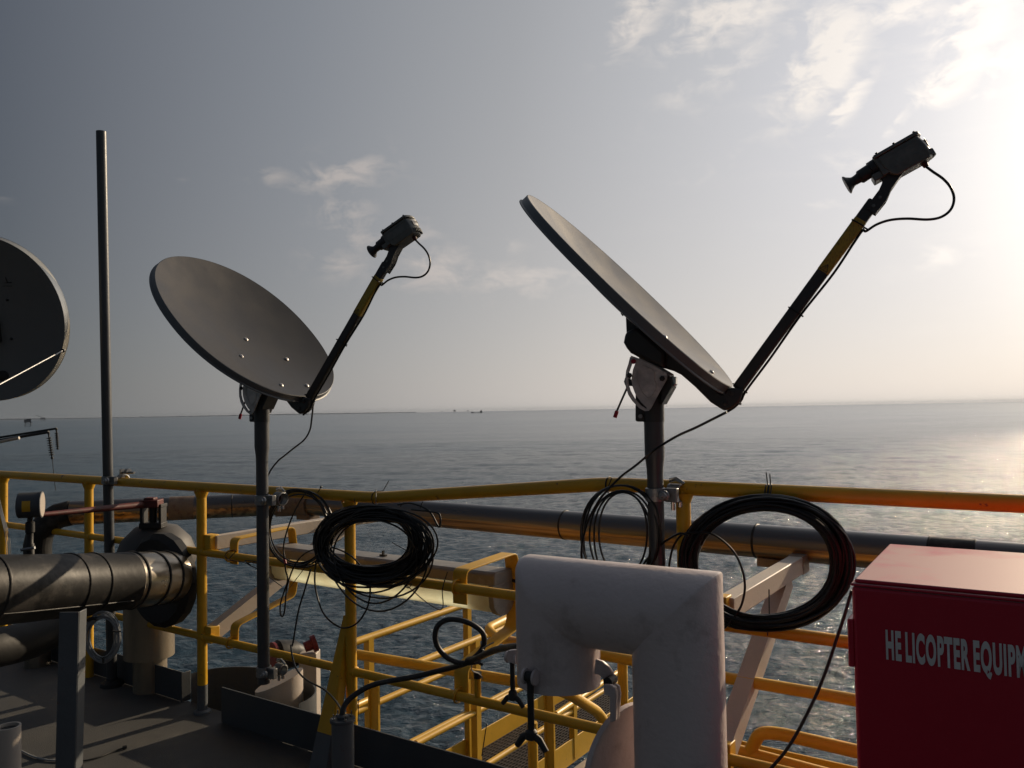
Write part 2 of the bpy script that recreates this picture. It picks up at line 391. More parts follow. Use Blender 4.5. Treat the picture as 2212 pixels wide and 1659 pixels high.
def mat_label(name, base, ink, sx, sy):
    m = bpy.data.materials.new(name); m.use_nodes = True; N = NT(m.node_tree)
    out = N.n('ShaderNodeOutputMaterial'); b = N.n('ShaderNodeBsdfPrincipled'); N.l(b.outputs[0], out.inputs[0])
    co = N.n('ShaderNodeTexCoord').outputs['Generated']
    mp = N.n('ShaderNodeMapping'); mp.inputs['Scale'].default_value = (sx, sy, sy); N.l(co, mp.inputs[0])
    n = N.n('ShaderNodeTexNoise', iScale=1.0, iDetail=2.0); N.l(mp.outputs[0], n.inputs['Vector'])
    N.l(N.mix(N.math('MULTIPLY', N.ramp(n.outputs[0], [(.55, 0.), (.6, 1.)]), .6), base, ink), b.inputs['Base Color']); b.inputs['Roughness'].default_value = .45
    return m
M['warn'] = mat_label('warning_yellow', (.42, .29, .03), (.05, .04, .02), 60, 14)

def mat_sea():
    m = bpy.data.materials.new('sea_water'); m.use_nodes = True; N = NT(m.node_tree)
    out = N.n('ShaderNodeOutputMaterial'); b = N.n('ShaderNodeBsdfPrincipled'); N.l(b.outputs[0], out.inputs[0])
    g = N.n('ShaderNodeNewGeometry'); pos = g.outputs['Position']
    dist = N.vm('LENGTH', pos).outputs['Value']
    big = N.n('ShaderNodeTexNoise', iScale=.012, iDetail=4.0); mpb = N.n('ShaderNodeMapping'); mpb.inputs['Scale'].default_value = (.35, 1, 1); N.l(pos, mpb.inputs[0]); N.l(mpb.outputs[0], big.inputs['Vector'])
    N.l(N.mix(N.ramp(big.outputs[0], [(.4, 0.), (.62, 1.)]), (.005, .031, .052), (.008, .041, .070)), b.inputs['Base Color'])
    b.inputs['IOR'].default_value = 1.39; b.inputs['Specular IOR Level'].default_value = .5
    far = N.math('MULTIPLY', N.math('DIVIDE', dist, N.math('ADD', dist, 700.0)), .14)
    N.l(N.math('ADD', far, N.math('ADD', .03, N.math('MULTIPLY', big.outputs[0], .08))), b.inputs['Roughness'])
    mp = N.n('ShaderNodeMapping'); mp.inputs['Rotation'].default_value = (0, 0, R_(12)); mp.inputs['Scale'].default_value = (.62, 1.0, 1); N.l(pos, mp.inputs[0])
    a = N.n('ShaderNodeTexNoise', iScale=2.6, iDetail=6.0, iRoughness=.62, iDistortion=.4); N.l(mp.outputs[0], a.inputs['Vector'])
    c = N.n('ShaderNodeTexNoise', iScale=.95, iDetail=5.0, iRoughness=.6, iDistortion=.2); N.l(mp.outputs[0], c.inputs['Vector'])
    d = N.n('ShaderNodeTexNoise', iScale=.13, iDetail=5.0, iRoughness=.6); N.l(mp.outputs[0], d.inputs['Vector'])
    b1 = N.n('ShaderNodeBump', iDistance=.31); N.l(a.outputs[0], b1.inputs['Height'])
    N.l(N.math('DIVIDE', 700.0, N.math('ADD', dist, 700.0)), b1.inputs['Strength'])
    b2 = N.n('ShaderNodeBump', iDistance=.86); N.l(c.outputs[0], b2.inputs['Height']); N.l(b1.outputs[0], b2.inputs['Normal'])
    N.l(N.math('DIVIDE', 1500.0, N.math('ADD', dist, 1500.0)), b2.inputs['Strength'])
    b3 = N.n('ShaderNodeBump', iDistance=1.0); N.l(d.outputs[0], b3.inputs['Height']); N.l(b2.outputs[0], b3.inputs['Normal'])
    N.l(N.math('DIVIDE', 700.0, N.math('ADD', dist, 1400.0)), b3.inputs['Strength'])
    N.l(b3.outputs[0], b.inputs['Normal']); return m
M['sea'] = mat_sea()

# ------------------------------------------------------------------ SETTING: water, coast, deck
SEA = -25.0
def make_sea():
    rs = [0.5, 8, 16]; r = 22.0
    while r < 26000:
        rs.append(r); r += max(.0046*r, .2) if r < 700 else r*.025
    rs.append(26000); rs = np.array(rs)
    front = np.radians(np.linspace(-44, 46, 760)); back = np.radians(np.linspace(46, 316, 60))[1:-1]
    an = np.concatenate([front, back])
    Rr, A = np.meshgrid(rs, an, indexing='ij')
    X = Rr*np.sin(A); Y = Rr*np.cos(A); Zz = np.zeros_like(X)
    rng = np.random.default_rng(3)
    cell = np.maximum(Rr*.0021, np.gradient(rs)[:, None])
    for i in range(70):
        lam = 1.1*1.062**i if i < 60 else rng.uniform(15, 45)
        th = R_(205) + rng.normal(0, .75); amp = .026*lam**.68*rng.uniform(.5, 1.1)*(1 if lam < 4 else .6 if lam < 9 else .30)
        k = 2*np.pi/lam; fade = np.clip((lam/cell-2.2)/2.5, 0, 1)
        ph = k*(X*np.sin(th)+Y*np.cos(th))+rng.uniform(0, 6.28)
        Zz += amp*fade*(np.sin(ph)+.22*np.cos(2*ph))*.5
    nr, na = X.shape
    co = np.stack([X, Y, Zz+SEA], -1).reshape(-1, 3).astype(np.float32)
    i, j = np.meshgrid(np.arange(nr-1), np.arange(na), indexing='ij'); j2 = (j+1) % na
    q = np.stack([i*na+j, i*na+j2, (i+1)*na+j2, (i+1)*na+j], -1).reshape(-1, 4)[:, ::-1]
    me = bpy.data.meshes.new('water'); me.vertices.add(len(co)); me.vertices.foreach_set('co', co.ravel())
    me.loops.add(q.size); me.loops.foreach_set('vertex_index', q.ravel().astype(np.int32))
    me.polygons.add(len(q)); me.polygons.foreach_set('loop_start', np.arange(0, q.size, 4, dtype=np.int32))
    me.update(calc_edges=True); me.validate(); me.shade_smooth(); me.materials.append(M['sea'])
    o = bpy.data.objects.new('water', me); COL.objects.link(o); tag(o, kind='structure')
make_sea()

def coast():
    mb = MB(); rng = random.Random(5); n = 160; prev = None
    a0, a1 = azel(-250, 900)[0], azel(900, 890)[0]; rr = 23500
    for i in range(n+1):
        t = i/n; a = a0+(a1-a0)*t
        h = 8+26*max(0, math.sin(t*9+1)*.4+.5)*(1-t*.6)+rng.uniform(0, 9)
        cx = V((rr*math.sin(a), rr*math.cos(a), SEA-2)); back = V((cx.x*1.08, cx.y*1.08, SEA-2))
        mid = V((cx.x*1.03, cx.y*1.03, SEA+h))
        b = len(mb.v); mb.v += [cx, mid, back]
        if prev is not None: mb.f += [(prev, b, b+1, prev+1), (prev+1, b+1, b+2, prev+2)]
        prev = b
    tag(mb.build('coast', M['coast']), kind='structure')
coast()

def haze_box():
    mb = MB(); mb.box((0, 0, 12), (27500, 0, 0), (0, 27500, 0), (0, 0, 40))
    m = bpy.data.materials.new('haze_air'); m.use_nodes = True; N = NT(m.node_tree)
    out = N.n('ShaderNodeOutputMaterial'); v = N.n('ShaderNodeVolumePrincipled')
    v.inputs['Color'].default_value = (.36, .42, .52, 1); v.inputs['Density'].default_value = 2.2e-5; v.inputs['Anisotropy'].default_value = .25
    N.l(v.outputs[0], out.inputs['Volume'])
    o = mb.build('haze', m, smooth=False); tag(o, kind='stuff')
haze_box()

def deck():
    mb = MB()
    a, b, c, d = FS(-3.5, .07, 0), FS(9, .07, 0), FS(9, -11, 0), FS(-3.5, -11, 0)
    # notch for the bulge lies outside; the deck is one plate
    mb.prism([p+V((0, 0, -.02)) for p in (a, b, c, d)], (0, 0, .02))
    mb.beam(FS(-3.5, .02, -.20), FS(9, .02, -.20), .10, .30)
    tag(mb.build('deck', M['deck'], bevel=0), kind='structure')
deck()

# ------------------------------------------------------------------ railing
def railing():
    root = thing('safety_railing', FS(0, 0, 0), 'yellow tubular safety railing running the whole length of the deck edge', 'railing')
    ztL = 1.233; ztR = 1.345
    s815, s1310 = sof(FP(815, 1074)), sof(FP(1310, 1048))
    mb = MB(); mb.tube(roundpath([FS(-2.5, 0, ztL+.0), FS(s815, 0, ztL+.005), FS(s1310, 0, ztR), FS(8.5, 0, ztR-.02)], .08), .0265, 16)
    mb.build('top_rail', M['yellow'], root)
    mb = MB(); mb.tube([FS(-2.5, 0, .885), FS(8.5, 0, .87)], .0205, 14); mb.build('middle_rail', M['yellow'], root)
    mb = MB(); mb.tube([FS(-2.5, 0, .418), FS(8.5, 0, .415)], .0205, 14); mb.build('lower_rail', M['yellow'], root)
    for i, (u, vt) in enumerate([(-330, 1000), (8, 1027), (192, 1038), (435, 1054), (755, 1070), (1475, 1055), (2520, 1090)]):
        s = sof(FP(u, vt)); zt = ztL if u < 900 else ztR
        mb = MB(); r = .0265
        zb = .17 if u < 2000 else .0
        mb.tube([FS(s, 0, .155 if u in (435, 755) else 0.0), FS(s, 0, zt-.01)], r, 16)
        # weld collars under the rail
        mb.tube([FS(s, 0, zt-.055), FS(s, 0, zt-.02)], [r, r+.014], 16, cap=False)
        for zz in (.882, .417):
            mb.tube([FS(s-.034, 0, zz), FS(s-.028, 0, zz), FS(s+.028, 0, zz), FS(s+.034, 0, zz)], [.0206, .0255, .0255, .0206], 14)
        p = mb.build('post', M['yellow'], root)
        if u in (435, 755):
            m2 = MB(); m2.tube([FS(s, 0, 0), FS(s, 0, .153)], r+.0005, 16); m2.lathe([(.048, 0), (.046, .012), (.030, .022)], FS(s, 0, 0), (0, 0, 1), 14)
            m2.build('post_foot', M['greypost'], p)
    # raking brace from the deck up to the post
    s = sof(FP(755, 1070)); top = P(748, 1330, 3.86); bot = P(696, 1608, 3.42)
    bt = PZ(686, 1668, 0.0)
    ax = (top-bt).normalized(); w = FN.cross(V((0, 0, 1))).normalized()
    def rake(t0, t1, w0, w1, nm, mt):
        a = bt.lerp(top, t0); b = bt.lerp(top, t1); m = MB(); th = ax.cross(w).normalized()*.004
        m.v += []
        poly = [a-w*w0, a+w*w0, b+w*w1, b-w*w1]; m.prism(poly, th)
        e0 = ax.cross(w).normalized()*.022
        m.prism([a+w*w0, b+w*w1, b+w*w1+e0*2, a+w*w0+e0*2], w*.003)
        m.prism([a-w*w0, b-w*w1, b-w*w1+e0*2, a-w*w0+e0*2], w*.003)
        return m.build(nm, mt, root)
    br = rake(.24, 1., .047, .014, 'brace', M['yellow'])
    rake(0, .238, .056, .047, 'brace_foot', M['greypost'])
    # stub nipple on the lower rail
    c = FS(sof(FP(1032, 1480)), 0, .435); m = MB(); m.cyl(c, c+V((0, 0, .075)), .0145, 12); m.build('pipe_stub', M['yellow'], root)
    m = MB(); m.cyl(c+V((0, 0, .075)), c+V((0, 0, .1)), .017, 12); m.build('pipe_stub_cap', M['cable'], root)
    return root
railing()

# kick plates along the edge
def kick():
    s0, s1 = -3.4, sof(PZ(412, 1511, 0))
    root = thing('kick_plate', FS(s1, .045, 0), 'dark grey steel kick plate below the insulated pipe, left of the gap', 'kick plate', 'grey kick plates along the deck edge')
    m = MB(); m.box(FS((s0+s1)/2, .045, .085), FD*((s1-s0)/2), FN*.005, V((0, 0, .083))); m.box(FS(s1+.003, .06, .085), FN*.03, FD*.003, V((0, 0, .083))); m.build('plate', M['toe'], root, bevel=.002)
    s2 = sof(FP(490, 1545)); s3 = 8.9
    root = thing('kick_plate', FS(s2, -.01, 0), 'dark grey steel kick plate behind the flanged stub, right of the gap', 'kick plate', 'grey kick plates along the deck edge')
    m = MB(); m.box(FS((s2+s3)/2, -.03, .095), FD*((s3-s2)/2), FN*.005, V((0, 0, .092))); m.build('plate', M['toe'], root, bevel=.002)
    # curved plate round the leg opening
    root = thing('curved_kick_plate', FS(s1+.3, .2, 0), 'dark grey curved steel kick plate around the white leg at the gap', 'kick plate')
    m = MB(); n = 22; b = len(m.v); cx = (s1+.05+s2+.50)/2; rx = (s2+.50-s1-.05)/2
    for i in range(n+1):
        a = math.pi*i/n; s_ = cx-rx*math.cos(a); o_ = .06+.30*math.sin(a)**.9
        for dz, do in ((-.1, 0), (.165, 0), (.165, .01), (-.1, .01)):
            m.v.append(FS(s_, o_+do, dz-.0))
    for i in range(n):
        for k in range(4): l = (k+1) % 4; m.f.append((b+i*4+k, b+i*4+l, b+(i+1)*4+l, b+(i+1)*4+k))
    m.build('plate', M['toe'], root)
    # white leg in the opening, its slanted top shaped to a shadow edge
    c = FS(sof(FP(541, 1470))+.02, .17, 0)
    root = thing('white_leg', c, 'short cream white steel leg rising beside the left dish mast foot', 'platform leg')
    m = MB(); n = 30; b = 0
    for i in range(n):
        a = 2*math.pi*i/n; p = c+V((math.cos(a)*.125, math.sin(a)*.125, 0)); m.v.append(p+V((0, 0, -.5)))
    for i in range(n):
        a = 2*math.pi*i/n; p = c+V((math.cos(a)*.125, math.sin(a)*.125, 0)); m.v.append(p+V((0, 0, .205+.4*math.cos(a)*.125)))
    for i in range(n): j = (i+1) % n; m.f.append((i, j, n+j, n+i))
    m.f.append(tuple(n+i for i in range(n)))
    m.build('leg', M['beige'], root)
kick()

# ------------------------------------------------------------------ satellite dishes
AL = (R_(115.4), R_(112.7)); EP = R_(43.45)
CL = V((-1.2768, 3.9474, 2.0727)); CR = V((.4324, 2.8931, 2.059))
ce, se = math.cos(EP), math.sin(EP)
DEPTH = 1.725                                   # dish centre above the foot of the mast
def ev(al): return V((math.sin(al), math.cos(al), 0))
MAX = .072                                      # mast axis from the dish centre along the azimuth
# local frame of a dish thing: x = azimuth direction, z = up, origin = foot of the mast
T_ = V((-se, 0, ce)); N_ = V((ce, 0, se)); Y_ = V((0, 1, 0)); C_ = V((-MAX, 0, DEPTH))
eR = ev(AL[1]); hR = V((0, 0, 1)).cross(eR)
def SD(px, off=0.):
    """point of the side plane of the right-hand dish seen at a picture position, in the local frame"""
    d = ray(*px); s = (CR+hR*off-CAM).dot(hR)/d.dot(hR); q = CAM+d*s-CR
    return V((q.dot(eR)-MAX, off, q.z+DEPTH))
def L(t, n, y=0.): return C_+T_*t+N_*n+Y_*y

def make_dish():
    root = thing('satellite_dish', (0, 0, 0), 'x', 'satellite dish')
    # reflector
    a, b, D0 = .492, .464, .072; m = MB(); na, nr = 96, 14
    def rim(th): c, s = math.cos(th), math.sin(th); k = 2/2.13; return b*math.copysign(abs(c)**k, c), a*math.copysign(abs(s)**k, s)
    def ring(scale, dn):
        base = len(m.v)
        for k in range(na):
            h, t = rim(2*math.pi*k/na); m.v.append(L(t*scale, dn, h*scale))
        return base
    def bridge(p, q):
        for k in range(na): l = (k+1) % na; m.f.append((p+k, p+l, q+l, q+k))
    m.v.append(L(0, -D0)); cidx = 0; prev = None
    for i in range(1, nr+1):
        s = i/nr; cur = ring(s, -D0*(1-s*s))
        if prev is None:
            for k in range(na): m.f.append((cidx, cur+k, cur+(k+1) % na))
        else: bridge(prev, cur)
        prev = cur
    refl = m.build('reflector', M['dishf'], root, local=True, ang=50)
    m = MB(); q = [ring(1.0, 0.0005), ring(1.006, -.002), ring(1.010, -.026), ring(1.022, -.030), ring(1.022, -.033), ring(.992, -.033), ring(.985, -.014)]
    for x, y in zip(q, q[1:]): bridge(x, y)
    for i in range(nr-1, 0, -1):
        s = i/nr; cur = ring(s, -D0*(1-s*s)-.006); bridge(q[-1], cur); q.append(cur)
    m.v.append(L(0, -D0-.006)); ci = len(m.v)-1
    for k in range(na): m.f.append((ci, q[-1]+k, q[-1]+(k+1) % na))
    m.build('rim', M['dishb'], root, local=True, ang=42)
    def surf(h, t): r2 = (h/b)**2+(t/a)**2; return -D0*(1-min(1, r2))
    for (h, t) in [(.009, -.029), (-.141, -.176), (.168, -.177), (-.072, -.399), (.107, -.400)]:
        mm = MB(); mm.lathe([(.011, 0), (.0105, .003), (.006, .0065), (.0005, .0075)], L(t, surf(h, t), h), N_, 14)
        mm.build('bolt', M['zinc'], refl, local=True)
    # feed arm
    A0, A1 = L(-.517, .008), L(-.391, .738); ax = (A1-A0).normalized()
    arm = MB().box((A0+A1)/2, (A1-A0)/2, Y_*.015, ax.cross(Y_).normalized()*.0195).build('feed_arm', M['darkmt'], root, local=True, bevel=.006)
    w0, w1 = A0.lerp(A1, .63), A0.lerp(A1, .91)
    lab = MB().box((w0+w1)/2, (w1-w0)/2, Y_*.0157, ax.cross(Y_).normalized()*.0202).build('warning_label', M['warn'], arm, local=True, bevel=.006)
    # warning triangle
    c = w0.lerp(w1, .09)-Y_*.0162; x = ax; y = ax.cross(Y_).normalized()
    tri = MB(); P3 = [c+x*.012, c-x*.01+y*.013, c-x*.01-y*.013]
    for i in range(3): tri.cyl(P3[i], P3[(i+1) % 3], .0011, 6)
    tri.cyl(c+x*.005, c-x*.004, .0012, 6); tri.build('warning_symbol', M['ink'], arm, local=True)
    for f_ in (.012, .43, .885):
        p = A0.lerp(A1, f_); q = y
        MB().tube([p+Y_*.0175+q*.0215, p+Y_*.0175-q*.0215, p-Y_*.0175-q*.0215, p-Y_*.0175+q*.0215], .0022, 6, closed=True).tube([p-q*.0215, p-q*.034], .003, 6).build('cable_tie', M['cable'], arm, local=True)
    # fork that carries the transceiver: two cheek plates and a web
    fork = [D5(*q) for q in [(785, 1320), (805, 1285), (980, 1050), (1020, 960), (1035, 860), (1100, 800), (1200, 740), (1380, 700), (1345, 790), (1270, 880), (1160, 1040), (1115, 1150), (1080, 1215), (930, 1400)]]
    m = MB()
    for sgn in (-1, 1): m.prism([SD(q)+Y_*.0185*sgn for q in fork], Y_*.0018)
    wb = [D5(*q) for q in [(1345, 780), (1160, 1030), (1110, 1150), (935, 1390), (920, 1375), (1095, 1140), (1140, 1025), (1325, 775)]]
    m.prism([SD(q) for q in wb], Y_*.0165)
    m.prism([SD(D5(*q)) for q in [(1035, 870), (1200, 745), (1380, 705), (1360, 740), (1200, 800), (1050, 900)]], Y_*.0165)
    fk = m.build('transceiver_bracket', M['darkmt'], root, local=True)
    for q in [(900, 1287), (992, 1162)]:
        MB().lathe([(.0055, 0), (.0055, .003), (.002, .0032)], SD(D5(*q))-Y_*.0203, -Y_, 8, close=True).build('bolt', M['alucast'], fk, local=True)
    # transceiver
    la, lb = SD(D5(905, 545), -.045), SD(D5(1530, 188), -.045); la.y = lb.y = 0.; A = (lb-la).normalized(); B = Y_.cross(A).normalized()
    if B.z > 0: B = -B
    Ln = (lb-la).length
    def dsec(x0, x1, hw, bul, n=12):
        pts = [(x0, -hw), (x0, hw)]
        for i in range(n+1):
            t = 1-2*i/n; pts.append((x1+bul*(1-t*t), hw*t))
        return pts
    def loft(secs):   # secs: list of (depth along B, outline)
        mm = MB(); n = len(secs[0][1])
        for dz, ol in secs:
            for (x, y) in ol: mm.v.append(la+A*x+Y_*y+B*dz)
        for i in range(len(secs)-1):
            for k in range(n): l = (k+1) % n; mm.f.append((i*n+k, i*n+l, (i+1)*n+l, (i+1)*n+k))
        mm.f.append(tuple(range(n))[::-1]); mm.f.append(tuple((len(secs)-1)*n+k for k in range(n))); return mm
    tr = loft([(.006, dsec(.008, Ln-.004, .042, .012)), (.045, dsec(.010, Ln+.004, .041, .014)), (.075, dsec(.02, Ln+.004, .038, .014)), (.086, dsec(.035, Ln-.004, .036, .012))]).build('transceiver', M['alucast'], root, local=True, bevel=.003)
    loft([(-.005, dsec(0, Ln+.002, .047, .013)), (.0058, dsec(0, Ln+.002, .048, .013))]).build('lid', M['alucast'], tr, local=True, bevel=.002)
    for xx in (.012, Ln*.5, Ln-.004):
        MB().cyl(la+A*xx-B*.005-Y_*.040, la+A*xx-B*.0095-Y_*.040, .004, 8).build('screw', M['darkmt'], tr, local=True)
    fn = MB()
    for i in range(9):
        t = -.8+.2*i; fn.box(la+A*(Ln+.006+.014*(1-t*t))+Y_*.038*t+B*.072, A*.004, Y_*.0012, B*.010)
    fn.build('cooling_fins', M['alucast'], tr, local=True, smooth=False)
    st = MB(); n = 8
    for dz in (.018, .05):
        for i in range(n+1):
            t = .75-1.25*i/n; st.v.append(la+A*(Ln+.0045+.0155*(1-t*t))+Y_*.041*t+B*dz)
    for i in range(n): st.f.append((i, i+1, n+2+i, n+1+i))
    st.build('sticker', M['paper'], tr, local=True)
    sx = MB()
    for j, (ya, yb, dz) in enumerate(((.6, .2, .023), (.55, -.3, .029), (.5, -.2, .034), (.6, .3, .044))):
        for i in range(3):
            t0 = ya+(yb-ya)*i/3; t1 = ya+(yb-ya)*(i+1)/3; t = (t0+t1)/2
            sx.box(la+A*(Ln+.0055+.0155*(1-t*t))+Y_*.041*t+B*dz, A*.0003, Y_*abs(t1-t0)*.041*.5, B*.0011)
    sx.build('sticker_print', M['ink'], tr, local=True, smooth=False)
    rib = MB(); rib.box(la+A*(Ln*.55)+B*.055-Y_*.0395, A*(Ln*.42), Y_*.0015, B*.002); rib.box(la+A*(Ln*.5)+B*.018-Y_*.0415, A*(Ln*.45), Y_*.0015, B*.0015)
    rib.build('side_rib', M['alucast'], tr, local=True)
    # waveguide, neck, horn
    g0, g1 = (SD(D5(860, 600))+SD(D5(960, 820)))/2, (SD(D5(640, 765))+SD(D5(740, 940)))/2
    w = (SD(D5(860, 600))-SD(D5(960, 820))).length*.45
    gx = (g1-g0).normalized()
    m = MB(); m.lathe([(w*1.12, -.03), (w*1.12, .012), (w*.93, .014), (w*.93, .0), (w*.93, (g1-g0).length-.004), (w*.8, (g1-g0).length), (.017, (g1-g0).length+.001), (.0155, (g1-g0).length+.012), (.0155, (g1-g0).length+.018)], g0, gx, 24)
    wgd = m.build('waveguide', M['darkmt'], root, local=True)
    h0 = g1+gx*.012; h1 = (SD(D5(435, 850))+SD(D5(570, 1075)))/2; hx = (h1-h0).normalized(); hl = (h1-h0).length; hr = .0305
    m = MB(); m.lathe([(.014, 0), (.016, hl*.35), (.024, hl*.72), (hr, hl*.9), (hr+.001, hl), (hr-.002, hl+.001)], h0, hx, 28); m.build('feed_horn', M['darkpl'], root, local=True)
    m = MB(); m.lathe([(.0285, hl-.001), (.028, hl+.0015), (.0005, hl+.002)], h0, hx, 28); m.build('horn_cap', M['paper'], root, local=True)
    m = MB(); q = (SD(D5(980, 845))); m.box(q+V((0, 0, 0)), A*.02, Y_*.03, B*.012); m.box(SD(D5(1010, 700)), A*.012, Y_*.038, B*.036); m.build('mounting_flange', M['alucast'], tr, local=True, bevel=.003)
    # connector and cable
    c0, c1 = SD(D5(1585, 545)), SD(D5(1680, 690)); MB().tube([c0, c0.lerp(c1, .3), c0.lerp(c1, .32), c1], [.009, .009, .0115, .008], 12).build('connector', M['redd'], tr, local=True)
    cp = [c1, SD(D5(1780, 765)), SD(D5(1930, 870)), SD(D5(2040, 1000)), SD(D5(2088, 1160)), SD(D5(2040, 1320)), SD(D5(1900, 1430)), SD(D5(1700, 1468)), SD(D5(1400, 1455)), SD(D5(1150, 1475)), SD(D5(950, 1540)), SD(D5(790, 1640))]
    cp += [A0.lerp(A1, .87)-y*.024, A0.lerp(A1, .8)-y*.0255-Y_*.004, A0.lerp(A1, .65)-y*.03, A0.lerp(A1, .43)-y*.024, A0.lerp(A1, .2)-y*.027, A0.lerp(A1, .02)-y*.026, SD(D4(1700, 1110)), SD(D4(1620, 1190)), SD(D4(1540, 1240))]
    MB().tube(catmull(cp, 8), .0042, 10).build('coaxial_cable', M['cable'], root, local=True)
    # back bracket under the reflector, elbow to the arm
    out = [D4(*q) for q in [(570, 330), (640, 340), (900, 560), (1000, 645), (1130, 725), (1290, 850), (1420, 970), (1450, 1020), (1500, 1042), (1530, 1020), (1560, 980), (1610, 970), (1735, 985), (1690, 1130), (1600, 1200), (1520, 1225), (1370, 1130), (1200, 960), (1050, 830), (970, 790), (800, 740), (600, 650), (500, 590), (465, 540), (432, 480), (450, 370), (480, 345)]]
    bb = MB().prism([SD(q) for q in out], Y_*.024).build('back_bracket', M['darkmt'], root, local=True, bevel=.006)
    top = [D4(*q) for q in [(440, 160), (580, 290), (560, 310), (500, 355), (450, 380)]]
    MB().prism([SD(q) for q in top], Y_*.022).build('tilt_bolt_lug', M['darkmt'], bb, local=True)
    MB().cyl(SD(D4(415, 140)), SD(D4(380, 165)), .006, 8).cyl(SD(D4(402, 135)), SD(D4(395, 158)), .010, 6).build('bolt', M['darkmt'], bb, local=True)
    can = [D4(*q) for q in [(580, 305), (900, 580), (880, 770), (700, 690), (510, 595), (465, 540), (432, 480), (452, 370)]]
    MB().prism([SD(q) for q in can], Y_*.052).build('canister', M['darkmt'], root, local=True, bevel=.014, bseg=3)
    for q in ((1740, 990), (1700, 1155)):
        MB().cyl(SD(D4(q[0]-40, q[1]-30)), SD(D4(*q)), .0045, 8).build('bolt', M['alucast'], bb, local=True)
    for q in ((1610, 1025), (1530, 1140)):
        MB().lathe([(.010, 0), (.009, .004), (.001, .006)], SD(D4(*q))-Y_*.0245, -Y_, 10).build('rivet', M['darkmt'], bb, local=True)
    # pivot plates with the slotted arc
    pl_in = [D4(*q) for q in [(525, 625), (600, 650), (800, 745), (915, 815), (920, 880), (830, 1040), (745, 1200), (720, 1222), (700, 1190), (640, 1130), (580, 1050), (545, 960), (535, 880), (550, 780), (580, 700), (545, 690)]]
    arc_o = [(520, 640), (500, 720), (477, 790), (468, 870), (472, 960), (500, 1050), (545, 1120), (620, 1195), (680, 1228), (725, 1225)]
    arc_i = [(718, 1195), (690, 1200), (635, 1165), (570, 1090), (525, 1010), (503, 940), (500, 870), (510, 800), (545, 700), (560, 650)]
    for sgn in (-1, 1):
        m = MB(); m.prism([SD(q)+Y_*.060*sgn for q in pl_in], Y_*.0022); m.prism([SD(D4(*q))+Y_*.060*sgn for q in arc_o+arc_i], Y_*.0030)
        pp = m.build('pivot_plate', M['zinc'], root, local=True)
        rb = catmull([SD(D4(*q))+Y_*.0625*sgn for q in [(650, 735), (720, 760), (780, 800), (780, 880), (805, 950), (770, 1040), (725, 1085), (680, 1060), (640, 1000), (610, 930), (600, 860), (615, 770)]], 4)
        MB().tube(rb, .0022, 6).build('pressed_ridge', M['zinc'], pp, local=True)
        for q in ((515, 840), (870, 875)):
            MB().lathe([(.010, 0), (.010, .005), (.005, .006), (.005, .010)], SD(D4(*q))+Y_*.062*sgn, Y_*sgn, 6, close=True).build('bolt', M['darkmt'], pp, local=True)
    MB().cyl(SD(D4(560, 690))-Y_*.064, SD(D4(560, 690))-Y_*.068, .009, 10).build('red_plug', M['redtip'], root, local=True)
    # clamp housing round the top of the mast
    z0, z1 = SD(D4(730, 1348)).z, SD(D4(730, 800)).z
    m = MB(); m.lathe([(.030, 0), (.0375, 0), (.0375, z1-z0), (.030, z1-z0)], (0, 0, z0), (0, 0, 1), 28)
    hs = m.build('mast_clamp_housing', M['darkmt'], root, local=True)
    tb = [D4(*q) for q in [(545, 960), (640, 940), (640, 1345), (560, 1345), (543, 1330)]]
    MB().prism([SD(q) for q in tb], Y_*.02).build('clamp_ear', M['darkmt'], hs, local=True, bevel=.005)
    MB().cyl(SD(D4(605, 1285))-Y_*.02, SD(D4(605, 1285))-Y_*.028, .008, 6).build('bolt', M['galv'], hs, local=True)
    m = MB(); m.prism([SD(D4(*q)) for q in [(850, 950), (930, 830), (960, 960), (850, 1155), (842, 1100)]], Y_*.04); m.build('clamp_ear', M['darkmt'], hs, local=True)
    m = MB(); m.prism([SD(D4(*q)) for q in [(915, 845), (985, 850), (988, 935), (965, 960), (920, 955)]], Y_*.016); m.build('clamp_block', M['bare'], hs, local=True, bevel=.002)
    b0 = SD(D4(455, 905)); MB().prism([SD(D4(*q)) for q in [(415, 905), (430, 855), (465, 845), (470, 880), (540, 885), (545, 955), (430, 950)]], Y_*.018).build('adjuster_block', M['darkmt'], root, local=True, bevel=.003)
    rd = MB().cyl(SD(D4(452, 940)), SD(D4(322, 1235)), .0038, 8).build('adjuster_rod', M['darkmt'], root, local=True)
    MB().cyl(SD(D4(326, 1228)), SD(D4(303, 1300)), .0072, 10).build('adjuster_tip', M['redtip'], rd, local=True)
    # mast: wide above, necked down above the hand rail
    m = MB(); m.tube([V((0, 0, 0)), V((0, 0, 1.055)), V((0, 0, 1.085)), V((0, 0, 1.125)), V((0, 0, 1.135)), V((0, 0, z0+.1))], [.0285, .0285, .0295, .0345, .035, .035], 28, cap=True)
    m.build('mast', M['mast'], root, local=True)
    return root

def place_dish(o, C, al, lab):
    e = ev(al); foot = C+e*MAX; o.location = V((foot.x, foot.y, C.z-DEPTH)); o.rotation_euler = (0, 0, math.atan2(e.y, e.x)); o['label'] = lab; o['group'] = 'satellite dishes clamped to the railing'
dish_r = make_dish()
place_dish(dish_r, CR, AL[1], 'large grey offset satellite dish seen nearly edge-on, on the mast behind the white vent')
dish_l = copy_tree(dish_r)
place_dish(dish_l, CL, AL[0], 'grey satellite dish right of the bare pole, its oval face open to view')
dish_r['kindnote'] = 0; del dish_r['kindnote']
bpy.context.view_layer.update()
MR, ML = dish_r.location.copy(), dish_l.location.copy()

